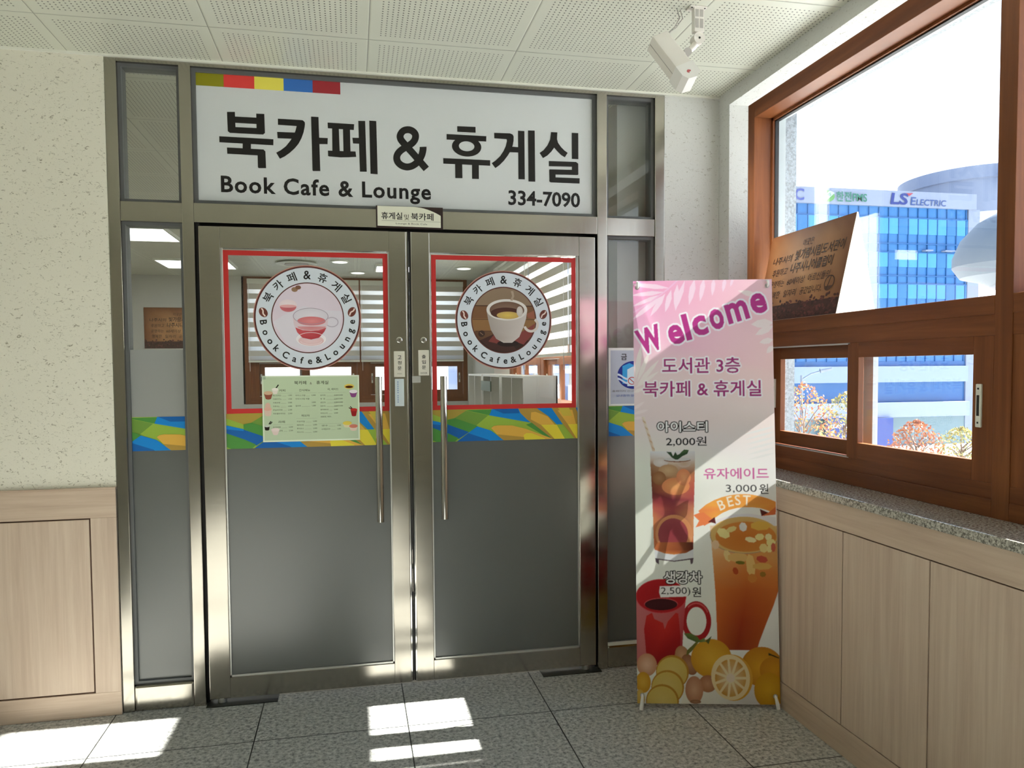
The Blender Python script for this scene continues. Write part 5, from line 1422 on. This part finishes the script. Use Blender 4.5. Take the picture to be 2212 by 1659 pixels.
A_.poly(P7((1070, 600), (1150, 535), (1110, 640)), (90, 96, 44))
A_.poly(P7((960, 605), (985, 615), (900, 730), (830, 790), (840, 720)), (112, 112, 50))
A_.poly(P7((1860, 740), (1900, 760), (1990, 800), (1990, 815), (1890, 775), (1862, 775)), (60, 58, 28))

NX, NY = 300, 900
colr = A_.raster(0.6, 1.8, NX, NY)
bn = thing('banner_stand', 'tall pink and white welcome banner with drinks on a stand by the windows', 'banner', (1.47, -0.52, 0))
cTL, cTR, cBL, cBR = [np.array(q) for q in ((1.172, -0.415, 1.834), (1.745, -0.54, 1.838), (1.177, -0.453, 0.028), (1.775, -0.585, 0.02))]
u = np.linspace(0, 1, NX+1)[None, :, None]
v = np.linspace(0, 1, NY+1)[:, None, None]
gp = cBL*(1-u)*(1-v)+cBR*u*(1-v)+cTL*(1-u)*v+cTR*u*v
gp = gp + np.array([0.21, 0.977, 0.0])*0.006*np.sin(math.pi*u)*np.sin(math.pi*v)
me = bpy.data.meshes.new('sheet')
nv = (NX+1)*(NY+1)
me.vertices.add(nv)
me.vertices.foreach_set('co', gp.reshape(-1, 3).astype(np.float32).ravel())
ii, jj = np.meshgrid(np.arange(NX), np.arange(NY))
b0 = (jj*(NX+1)+ii).ravel()
quads = np.c_[b0, b0+1, b0+NX+2, b0+NX+1].astype(np.int32)
me.loops.add(quads.size)
me.loops.foreach_set('vertex_index', quads.ravel())
me.polygons.add(len(quads))
me.polygons.foreach_set('loop_start', np.arange(0, quads.size, 4, dtype=np.int32))
me.polygons.foreach_set('loop_total', np.full(len(quads), 4, np.int32))
at = me.attributes.new('Col', 'FLOAT_COLOR', 'POINT')
at.data.foreach_set('color', np.c_[colr.reshape(-1, 3), np.ones(nv)].astype(np.float32).ravel())
me.materials.append(M['banner'])
me.update(calc_edges=True)
sh = bpy.data.objects.new('sheet', me)
COL.objects.link(sh)
attach(sh, bn)
def on_sheet(u, v, off=0.0):
    p = cBL*(1-u)*(1-v)+cBR*u*(1-v)+cTL*(1-u)*v+cTR*u*v
    return Vector(p+np.array([-0.21, -0.977, 0.02])*off)
nrm = Vector((-0.21, -0.977, 0.02)).normalized()
for uu, vv in ((0.03, 0.985), (0.965, 0.985), (0.035, 0.02), (0.965, 0.02)):
    g = MB().lathe([(0.0055, 0), (0.0055, 0.0012), (0.0095, 0.0012), (0.0095, 0.0)], (0, 0, 0), 20)
    g.xf(Matrix.Translation(on_sheet(uu, vv, 0.001)) @ nrm.to_track_quat('Z', 'Y').to_matrix().to_4x4())
    g.build('eyelet', M['silver'], sh, True)
    if vv > 0.5:
        c0 = on_sheet(uu, vv)
        pth = [c0+nrm*-0.016+Vector((0, 0, 0.02)), c0+nrm*-0.004+Vector((0, 0, 0.022)), c0+nrm*0.012+Vector((0, 0, 0.018)), c0+nrm*0.013+Vector((0, 0, 0.004)), c0+nrm*0.004+Vector((0, 0, -0.004))]
        MB().tube(pth, [0.004, 0.005, 0.0055, 0.005, 0.004], 10).build('hook', M['white'], bn, True)
for uu, sx in ((0.035, -1), (0.965, 1)):
    c0 = on_sheet(uu, 0.02)
    ft = c0+nrm*0.02+Vector((sx*0.008, 0, 0))
    ft.z = 0.0085
    MB().tube([c0+nrm*-0.003+Vector((0, 0, 0.004)), c0+nrm*0.008+Vector((0, 0, -0.002)), c0*0.5+ft*0.5+nrm*0.006, ft], [0.0035, 0.006, 0.008, 0.0085], 12).build('foot', M['white'], bn, True)
back = nrm*-0.035
for (ua, va), (ub, vb) in (((0.05, 0.03), (0.96, 0.985)), ((0.95, 0.03), (0.035, 0.985))):
    pa, pb = on_sheet(ua, va), on_sheet(ub, vb)
    MB().tube([pa+back*0.25, (pa+pb)/2+back, pb+back*0.25], 0.0035, 8).build('pole', M['white'], bn, True)
hub = on_sheet(0.5, 0.5)+back
MB().tube([hub-Vector((0, 0, 0.03)), hub+Vector((0, 0, 0.03))], 0.014, 12).build('hub', M['black'], bn, True)
MB().tube([hub, Vector((hub.x+0.03, hub.y+0.21, 0.008))], 0.005, 8).build('rear_leg', M['white'], bn, True)

# ================================================================ brown tent card on the window ledge, and its twin poster
def tent_art(wd, ht):
    a = Art()
    n_, m_ = 8, 6
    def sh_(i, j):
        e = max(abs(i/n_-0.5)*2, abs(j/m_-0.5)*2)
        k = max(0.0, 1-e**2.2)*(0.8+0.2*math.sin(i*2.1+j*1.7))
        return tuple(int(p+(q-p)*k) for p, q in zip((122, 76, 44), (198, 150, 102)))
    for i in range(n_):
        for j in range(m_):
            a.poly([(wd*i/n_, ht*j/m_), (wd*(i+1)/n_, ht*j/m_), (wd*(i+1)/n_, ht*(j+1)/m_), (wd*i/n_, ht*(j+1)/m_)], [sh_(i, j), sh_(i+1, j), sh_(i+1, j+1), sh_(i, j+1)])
    rng = random.Random(3)
    a.level(1)
    a.rect(0, 0, wd, ht*0.17, (66, 38, 32))
    for i in range(230):
        x, y = rng.random()*wd, rng.random()*ht*(0.20+0.03*math.sin(i))
        k = rng.random()
        a.ell(min(max(x, 0.012*wd), 0.988*wd), max(y, ht*0.02), 0.012*wd, 0.018*ht, (int(48+60*k), int(26+34*k), int(24+28*k)), 9, rot=rng.random()*3)
    a.level(2)
    I = (52, 32, 22)
    def tx(st, u, v, w_, h_, b=0.012):
        a.text(st, u*wd, v*ht, h_*ht, I, w=w_*wd, bold=b, shear=0.12)
    tx('이곳은', 0.44, 0.80, 0.13, 0.075, 0.004)
    tx('나주시의', 0.08, 0.655, 0.25, 0.085, 0.008)
    tx('빛가람시립도서관이', 0.37, 0.655, 0.57, 0.115, 0.014)
    tx('후원하고', 0.10, 0.515, 0.20, 0.085, 0.004)
    tx('나주시니어클럽이', 0.34, 0.515, 0.50, 0.115, 0.014)
    tx('운영하는', 0.10, 0.385, 0.19, 0.08, 0.004)
    tx('60세이상', 0.33, 0.385, 0.22, 0.08, 0.004)
    tx('어르신들의', 0.59, 0.385, 0.25, 0.085, 0.004)
    tx('행복한', 0.11, 0.255, 0.15, 0.085, 0.004)
    tx('일자리', 0.31, 0.255, 0.16, 0.08, 0.004)
    tx('공간입니다.', 0.52, 0.255, 0.26, 0.08, 0.004)
    a.ring(0.86*wd, 0.335*ht, 0.055*wd, 0.075*ht, 0.008*wd, 0.01*ht, I)
    a.ell(0.855*wd, 0.30*ht, 0.042*wd, 0.05*ht, (84, 54, 38), 20, a0=180, a1=360)
    a.line([(0.84*wd, 0.27*ht), (0.87*wd, 0.40*ht)], 0.008*wd, I)
    return a
tn = thing('tent_card', 'brown tent card with Korean handwriting and coffee beans on the window ledge', 'sign', (2.03, -0.33, 1.688))
TL, TR, BR, BL = [Vector(q) for q in ((2.050, -0.035, 2.100), (2.042, -0.690, 2.100), (1.990, -0.630, 1.689), (1.990, 0.012, 1.689))]
KL, KR = Vector((2.083, 0.0, 1.689)), Vector((2.083, -0.752, 1.689))
f = MB().add([TL, TR, BR, BL], [(0, 1, 2, 3)])
fo = f.build('front_panel', M['card'], tn)
md = fo.modifiers.new('thickness', 'SOLIDIFY')
md.thickness = 0.002
k = MB().add([TL+Vector((0.003, 0, 0)), TR+Vector((0.003, 0, 0)), KR, KL], [(0, 1, 2, 3)])
ko = k.build('back_panel', M['card'], tn)
md = ko.modifiers.new('thickness', 'SOLIDIFY')
md.thickness = 0.002
md.offset = 1
wd, ht = (BR-BL).length, (TL-BL).length
ux, uy = (BR-BL).normalized(), ((TL+TR)/2-(BL+BR)/2).normalized()
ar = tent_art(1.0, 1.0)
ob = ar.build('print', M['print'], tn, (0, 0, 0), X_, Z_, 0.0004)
nn = ux.cross(uy).normalized()
for vx in ob.data.vertices:
    u, q, v = vx.co.x, -vx.co.y, vx.co.z
    vx.co = BL*(1-u)*(1-v)+BR*u*(1-v)+TL*(1-u)*v+TR*u*v+nn*(q+0.0025)
po = thing('wall_poster', 'brown poster with handwriting on the far cafe wall seen through left sidelight', 'poster', (-2.36, YC-0.004, 1.77))
box('board', mat('poster board', (150, 104, 70), 0.5), -2.77, -1.92, YC-0.006, YC-0.001, 1.775, 2.335, po)
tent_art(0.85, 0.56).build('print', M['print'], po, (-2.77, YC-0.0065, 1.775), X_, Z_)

# ================================================================ motion sensor on its ceiling bracket
ms = thing('motion_sensor', 'white box sensor on a jointed bracket hanging from the perforated ceiling', 'sensor', (1.25, -0.85, CEIL))
b = MB()
b.box(1.222, 1.288, -0.866, -0.824, CEIL-0.006, CEIL, 0.002)
b.build('mount_plate', M['sensor_white'], ms)
b = MB()
for x in (1.230, 1.280):
    b.tube([(x, -0.86, CEIL-0.0075), (x, -0.86, CEIL-0.005)], 0.003, 10)
b.build('screw', M['dark_steel'], ms)
b = MB()
b.box(1.238, 1.277, -0.862, -0.838, 2.688, CEIL-0.004, 0.003)
b.build('drop_arm', M['sensor_white'], ms)
b = MB()
for x0, x1, z0, z1 in ((1.242, 1.2555, 2.742, 2.768), (1.2595, 1.273, 2.742, 2.768), (1.242, 1.2555, 2.702, 2.735), (1.2595, 1.273, 2.702, 2.735)):
    b.box(x0, x1, -0.8625, -0.861, z0, z1)
b.build('recess', M['sensor_grey'], ms)
MB().tube([(1.256, -0.868, 2.664), (1.256, -0.832, 2.664)], 0.021, 24).build('knuckle', M['sensor_white'], ms, True)
MB().tube([(1.256, -0.8695, 2.664), (1.256, -0.8675, 2.664)], 0.004, 10).build('pivot_screw', M['dark_steel'], ms, True)
MB().tube([(1.256, -0.85, 2.660), (1.240, -0.85, 2.636), (1.218, -0.852, 2.618)], [0.013, 0.012, 0.011], 14).build('link', M['sensor_white'], ms, True)
MB().tube([(1.212, -0.866, 2.612), (1.212, -0.838, 2.612)], 0.015, 20).build('knuckle', M['sensor_grey'], ms, True)
MB().tube([(1.212, -0.852, 2.612), (1.172, -0.86, 2.592)], [0.011, 0.014], 14).build('swivel', M['sensor_white'], ms, True)
zax = Vector((0.44, -0.36, -0.82)).normalized()
xax = (Vector((0.80, 0.10, 0.35)) - zax*Vector((0.80, 0.10, 0.35)).dot(zax)).normalized()
yax = zax.cross(xax)
T = Matrix((xax, yax, zax)).transposed().to_4x4()
T.translation = Vector((1.090, -0.872, 2.640))
b = MB().box(-0.034, 0.034, -0.033, 0.033, 0.0, 0.165, 0.004)
b.xf(T).build('housing', M['sensor_white'], ms)
b = MB().box(-0.0352, 0.0352, -0.002, 0.0, 0.004, 0.165)
b.xf(T).build('seam', M['sensor_grey'], ms)
b = MB()
b.prism([(-0.037, 0.150), (0.037, 0.150), (0.037, 0.198), (0.012, 0.216), (-0.024, 0.212), (-0.037, 0.192)], 'y', -0.036, 0.036)
b.xf(T)
b.build('end_cap', M['white'], ms)
b = Art()
b.poly([(-0.008, -0.004), (0.0, -0.008), (0.009, -0.003), (0.006, 0.003), (0.001, 0.002), (-0.003, 0.007), (-0.009, 0.002)], (186, 92, 98))
b.level(1)
b.poly([(-0.003, -0.002), (0.003, -0.003), (0.002, 0.001), (-0.004, 0.003)], (226, 170, 170))
for vx in b.build('mark', M['print'], ms, T @ Vector((-0.004, 0.0365, 0.186)), xax, zax).data.vertices:
    pass
for dx in (0, 0.012):
    MB().tube([(1.19+dx, -0.82, CEIL), (1.195+dx, -0.83, 2.745), (1.165+dx*0.6, -0.855, 2.70), (1.115+dx*0.4, -0.868, 2.655), (1.100, -0.872, 2.640)], 0.0018, 8).build('cable', M['sensor_grey'], ms, True)

# ================================================================ inside the cafe
for x0, x1, y0, y1, lab in ((-2.86, -1.66, 4.0, 4.70, 'lit white ceiling panel nearest behind the left sidelight'), (-2.22, -1.42, 6.1, 6.80, 'lit white ceiling panel farther back behind the left sidelight'), (0.33, 0.95, 6.25, 6.80, 'small lit white ceiling panel seen at the top of the left door')):
    t = thing('ceiling_light', lab, 'ceiling light', ((x0+x1)/2, (y0+y1)/2, CEIL), 'cafe ceiling lights')
    g = MB()
    g.box(x0-0.02, x1+0.02, y0-0.02, y0, CEIL-0.03, CEIL)
    g.box(x0-0.02, x1+0.02, y1, y1+0.02, CEIL-0.03, CEIL)
    g.box(x0-0.02, x0, y0, y1, CEIL-0.03, CEIL)
    g.box(x1, x1+0.02, y0, y1, CEIL-0.03, CEIL)
    g.build('frame', M['white_metal'], t)
    box('diffuser', M['lamp'], x0, x1, y0, y1, CEIL-0.022, CEIL-0.005, t)
for x, y, lab in ((-0.12, 6.06, 'round white downlight seen above the pink tea sticker'), (0.10, 7.1, 'farthest round white downlight beyond the tea sticker'), (1.45, 6.45, 'round white downlight seen at the upper left of the right door')):
    t = thing('downlight', lab, 'ceiling light', (x, y, CEIL), 'cafe downlights')
    MB().lathe([(0.11, 0), (0.115, -0.008), (0.095, -0.014)], (x, y, CEIL), 28).build('rim', M['white_metal'], t, True)
    MB().lathe([(0.09, -0.0145), (0.085, -0.018)], (x, y, CEIL), 28).build('lens', mat('downlight lens', (255, 255, 250), 0.4, emit=(255, 255, 250), estr=1.2), t, True)
t = thing('air_diffuser', 'round air diffuser on the cafe ceiling left of the downlight', 'air vent', (-0.64, 6.26, CEIL))
MB().lathe([(0.22, 0), (0.25, -0.02), (0.20, -0.03), (0.17, -0.01)], (-0.64, 6.26, CEIL), 36).build('ring', M['white_metal'], t, True)
MB().lathe([(0.13, -0.008), (0.15, -0.03), (0.08, -0.034)], (-0.64, 6.26, CEIL), 36).build('inner_cone', M['sensor_grey'], t, True)

def blind(a, b, fixed_, axis, lab):
    ctr = ((a+b)/2, fixed_, 1.58) if axis == 'x' else (fixed_, (a+b)/2, 1.58)
    t = thing('roller_blind', lab, 'blind', ctr, 'striped cafe blinds')
    def bb(mb, u0, u1, k0, k1, z0, z1):
        if axis == 'x':
            mb.box(u0, u1, fixed_+k0, fixed_+k1, z0, z1)
        else:
            mb.box(fixed_+k0, fixed_+k1, u0, u1, z0, z1)
        return mb
    bb(MB(), a, b, -0.03, 0.03, 2.67, 2.74).build('cassette', M['white_metal'], t)
    d_, s_ = MB(), MB()
    z = 2.67
    while z > 1.62:
        z2 = max(z-0.075, 1.60)
        bb(d_, a, b, -0.001, 0.001, z2, z)
        z3 = max(z2-0.058, 1.60)
        if z3 < z2:
            bb(s_, a, b, -0.0006, 0.0006, z3, z2)
        z = z3
    d_.build('dense_bands', M['blind_dense'], t)
    s_.build('sheer_bands', M['blind_sheer'], t)
    bb(MB(), a, b, -0.008, 0.008, 1.575, 1.602).build('bottom_bar', M['white_metal'], t)
    cp = (a+0.02, fixed_-0.03) if axis == 'x' else (fixed_-0.03, a+0.04)
    MB().tube([(cp[0], cp[1], 2.68), (cp[0], cp[1], 1.45)], 0.003, 6).build('cord', M['white'], t)
blind(-1.41, 0.115, YC-0.06, 'x', 'striped blind on the far wall behind the tea sticker')
blind(0.135, 1.62, YC-0.06, 'x', 'striped blind on the far wall between the two door stickers')
blind(1.50, 2.96, 1.86, 'y', 'striped sunlit blind on the cafe side wall nearest the doors')
blind(2.98, 4.50, 1.86, 'y', 'striped sunlit blind in the middle of the cafe side wall')
blind(4.52, 6.04, 1.86, 'y', 'striped sunlit blind farthest along the cafe side wall')
k = 0
for y0, lab in ((3.0, 'white open bookshelf nearest the doors under the cafe blinds'), (4.1, 'white open bookshelf in the middle under the cafe blinds'), (5.2, 'white open bookshelf farthest back under the cafe blinds')):
    t = thing('bookshelf', lab, 'bookshelf', (1.62, y0+0.5, 0), 'white cafe bookshelves')
    for yy in (y0, y0+0.49, y0+0.98):
        box('side_panel', M['white'], 1.46, 1.765, yy, yy+0.02, 0.0, 1.40, t)
    for z in (0.0, 0.45, 0.90, 1.38):
        box('shelf', M['white'], 1.46, 1.765, y0+0.02, y0+0.98, z, z+0.02, t)
    box('back', M['white'], 1.755, 1.77, y0, y0+1.0, 0.0, 1.40, t)
tag(box('wall_plaque', mat('grey green plaque', (126, 142, 130), 0.5), 1.445, 1.458, 4.55, 5.15, 1.22, 1.33), 'grey green plaque fixed on the white cafe bookshelf', 'plaque')

# ================================================================ outside the windows
GZ = -4.6
struct(box('ground', mat('pale paving', (206, 206, 202), 0.8), 2.4, 140, -60, 120, GZ-0.3, GZ))
FY = 47.2
bl = thing('office_building', 'blue glass office building with signs along its roof across the street', 'building', (34, FY, GZ))
GL1, GL2, GL3 = mat('blue glass wall', (44, 96, 148), 0.3, 0.0, 0.3), mat('light blue glazing', (58, 122, 178), 0.3, 0.0, 0.3), mat('deep blue glazing', (34, 80, 130), 0.3, 0.0, 0.3)
CLAD = mat('pale cladding', (108, 118, 138), 0.6)
box('facade', GL1, 8.0, 46.3, FY, FY+14, 1.75, 13.3, bl)
box('parapet', CLAD, 8.0, 46.9, FY-0.25, FY+14, 13.3, 14.45, bl)
box('corner_pier', CLAD, 46.3, 47.3, FY-0.15, FY+14, GZ, 13.3, bl)
pitch = 0.84
for z0, z1 in ((11.3, 12.5), (8.85, 9.95), (6.5, 7.55)):
    x = 30.2
    i = 0
    while x < 46.2:
        box('window_pane', GL2 if (i*7+int(z0)) % 5 else GL1, x+0.05, x+pitch-0.05, FY-0.06, FY, z0, z1, bl)
        x += pitch
        i += 1
for z in (12.52, 10.6, 9.95, 8.2, 7.6, 5.6, 4.2, 3.0):
    box('floor_line', GL3, 8.0, 46.3, FY-0.10, FY, z-0.05, z+0.03, bl)
mu = MB()
x = 30.2
while x < 46.3:
    mu.box(x-0.03, x+0.03, FY-0.09, FY, 1.75, 13.25)
    x += pitch
mu.build('mullions', GL3, bl)
box('band', GL3, 8.0, 46.3, FY-0.05, FY+14, 1.40, 1.76, bl)
box('band', mat('white band', (112, 128, 164), 0.6), 8.0, 46.3, FY-0.4, FY+14, 0.20, 1.40, bl)
box('band', GL3, 8.0, 46.3, FY-0.02, FY+14, -1.32, 0.20, bl)
box('band', mat('white band low', (118, 130, 166), 0.6), 8.0, 46.3, FY-0.6, FY+14, -2.42, -1.32, bl)
box('ground_floor', mat('shopfront glass', (78, 102, 112), 0.3), 8.0, 46.3, FY-0.1, FY+14, GZ, -2.42, bl)
pt = MB()
pt.lathe([(6.2, 14.0), (6.2, 16.7), (6.35, 16.75), (6.35, 17.75), (6.2, 17.8)], (54.6, 55.2, 0), 72)
pt.build('penthouse', CLAD, bl, True)
box('open_vent', CLAD, 42.3, 42.95, FY-0.5, FY-0.05, 10.05, 10.12, bl)
box('open_vent', CLAD, 44.0, 44.9, FY-0.5, FY-0.05, 10.05, 10.12, bl)

def facade_sign(label, draw, x, z, y=FY-0.3, ux=X_):
    t = thing('rooftop_sign', label, 'sign', (x, y, z), 'signs on the office building')
    a = Art()
    draw(a)
    a.p = [(p_, t_, c_*0.42, l_) for p_, t_, c_, l_ in a.p]
    a.build('lettering', M['print'], t, (x, y, z), ux, Z_, 0.03)
def s_ls(a):
    a.text('LS', 0, 0.0, 0.86, (44, 66, 156), w=1.45, bold=0.03, shear=0.15)
    a.poly([(1.35, 0.86), (1.95, 0.9), (1.6, 0.66)], (196, 72, 96))
    a.text('E', 1.72, 0.0, 0.60, (58, 92, 166), w=0.42, bold=0.01, shear=0.12)
    a.text('LECTRIC', 2.22, 0.0, 0.46, (58, 92, 166), w=2.55, bold=0.01, shear=0.12)
def s_fms(a):
    a.ell(0.55, 0.38, 0.62, 0.42, (110, 178, 96), 40)
    a.level(1)
    a.poly([(0.1, 0.18), (0.75, 0.78), (1.15, 0.62), (0.45, 0.02)], (206, 234, 240))
    a.level(2)
    a.text('FMS', 0.32, 0.28, 0.2, (110, 178, 96), w=0.55, rot=0.25)
    a.text('한전FMS', 1.25, 0.02, 0.72, (44, 136, 112), w=2.55, bold=0.02)
def s_c(a):
    a.text('C', 0, 0, 0.85, (88, 104, 190), w=0.75, bold=0.02)
facade_sign('dark blue two letter sign with slanted lettering on the building parapet', s_ls, 39.35, 13.42)
facade_sign('green circle sign with green Korean lettering on the building parapet', s_fms, 33.55, 13.45)
facade_sign('single purple letter C at the left end of the parapet', s_c, 31.5, 13.45)
def s_bank(a):
    a.poly([(0.0, 0.15), (0.2, 1.55), (1.3, 1.4), (1.1, 0.0)], (46, 142, 228))
    a.level(1)
    a.poly([(0.75, 0.03), (0.9, 0.75), (0.72, 0.85), (0.95, 1.46), (1.3, 1.4), (1.1, 0.0)], (24, 96, 206))
    a.ell(0.62, 0.72, 0.12, 0.14, (200, 226, 246), 16)
    a.text('IBK', 1.65, 0.15, 1.15, (86, 122, 190), w=1.9, bold=0.02)
facade_sign('tilted blue square logo and large letters on the curved rooftop drum', s_bank, 50.95, 15.9, 49.05, (0.97, -0.24, 0))

bs = thing('bank_sign', 'dark blue ground floor bank sign board with white letters and an arrow', 'sign', (36.6, FY-0.7, GZ))
box('board', mat('bank blue', (18, 48, 118), 0.4), 33.9, 39.4, FY-0.9, FY-0.65, GZ, -2.45, bs)
a = Art()
a.text('IBK기업은행', 0.35, 1.38, 0.34, (226, 238, 252), w=2.4, bold=0.01)
a.line([(0.95, 0.55), (1.45, 0.55)], 0.10, (214, 230, 250))
a.line([(1.2, 0.78), (1.45, 0.55), (1.2, 0.32)], 0.10, (214, 230, 250))
a.build('lettering', M['print'], bs, (33.9, FY-0.91, GZ+0.1), X_, Z_, 0.01)

lp = thing('street_lamp', 'slim grey street lamp post with one curved arm before the building', 'street lamp', (23.3, 33.0, GZ))
GM = mat('lamp post grey', (112, 122, 136), 0.4, 0.5)
MB().tube([(23.3, 33.0, GZ), (23.3, 33.0, 0.98)], [0.10, 0.06], 10).build('post', GM, lp, True)
MB().tube([(23.3, 33.0, 0.75), (23.75, 32.85, 1.05), (24.3, 32.7, 1.22)], 0.04, 8).build('arm', GM, lp, True)
MB().tube([(24.2, 32.72, 1.21), (24.75, 32.55, 1.33)], [0.13, 0.09], 10).build('lamp_head', GM, lp, True)

def tree(name, x, y, hgt, rad, cols, lab, seed, bare=0.0):
    rng = random.Random(seed)
    t = thing(name, lab, 'tree', (x, y, GZ), 'street trees before the building')
    tk = MB()
    tk.tube([(x, y, GZ), (x+0.05, y, GZ+hgt*0.3), (x, y, GZ+hgt*0.62)], [0.11, 0.08, 0.04], 8)
    for i in range(14):
        a0 = rng.random()*6.28
        z0 = GZ+hgt*(0.25+0.35*rng.random())
        e = (x+math.cos(a0)*rad*0.75, y+math.sin(a0)*rad*0.75, z0+hgt*(0.18+0.2*rng.random()))
        tk.tube([(x, y, z0), ((x+e[0])/2, (y+e[1])/2, (z0+e[2])/2+0.1), e], [0.035, 0.025, 0.012], 5)
    tk.build('trunk', mat('bark '+name, (104, 84, 70), 0.9), t, True)
    lf = MB()
    for i in range(1000):
        a0, h_ = rng.random()*6.283, rng.random()
        prof = math.sin(math.pi*min(1, 0.12+0.88*h_))**0.7
        rr = rad*prof*(0.35+0.65*rng.random()**0.5)
        px_, py_, pz = x+math.cos(a0)*rr, y+math.sin(a0)*rr, GZ+hgt*(0.28+0.72*h_)+rng.uniform(-0.1, 0.1)
        s_ = rng.uniform(0.05, 0.11)
        n1 = Vector((rng.uniform(-1, 1), rng.uniform(-1, 1), rng.uniform(-1, 1))).normalized()
        n2 = n1.orthogonal().normalized()
        n3 = n1.cross(n2)
        c0 = Vector((px_, py_, pz))
        lf.add([c0-n2*s_, c0+n3*s_*0.6, c0+n2*s_, c0-n3*s_*0.6], [(0, 1, 2, 3)], rng.randrange(len(cols)))
    lf.build('foliage', [LEAF[c] for c in cols], t)
LEAF = {'orange': thin('orange leaves', (150, 96, 58), 0.3), 'rust': thin('rust leaves', (138, 82, 62), 0.3), 'yellow': thin('yellow leaves', (150, 132, 80), 0.3), 'olive': thin('olive leaves', (120, 120, 80), 0.3)}
tree('maple_tree', 22.3, 31.2, 5.2, 1.7, ['orange', 'rust', 'yellow'], 'orange autumn tree beside the street lamp', 1)
tree('pine_tree', 26.0, 33.2, 4.6, 1.4, ['olive', 'yellow'], 'yellow green tree half hidden behind the sash stile', 2)
tree('maple_tree', 27.5, 29.6, 3.3, 1.3, ['rust', 'orange', 'rust'], 'rusty autumn tree in the middle of the right sash pane', 3)
tree('shrub_tree', 33.6, 33.4, 2.5, 1.4, ['yellow', 'olive'], 'low yellow bush at the right of the right sash pane', 4)

ln = thing('roof_lantern', 'big grey saucer topped round column just outside the window on the right', 'column', (7.25, 3.62, GZ))
c0 = (7.25, 3.62, 0.0)
CON = mat('grey concrete', (84, 92, 102), 0.6)
MB().lathe([(0.02, 3.20), (0.25, 3.16), (0.46, 3.04), (0.62, 2.86), (0.70, 2.66), (0.70, 2.56)], c0, 48).build('dome', CON, ln, True)
MB().lathe([(0.70, 2.56), (0.62, 2.44), (0.40, 2.38), (0.26, 2.30)], c0, 48).build('saucer_rim', CON, ln, True)
MB().lathe([(0.26, 2.32), (0.24, 2.05), (0.30, 1.85), (0.42, 1.70), (0.44, GZ)], c0, 40).build('shaft', CON, ln, True)
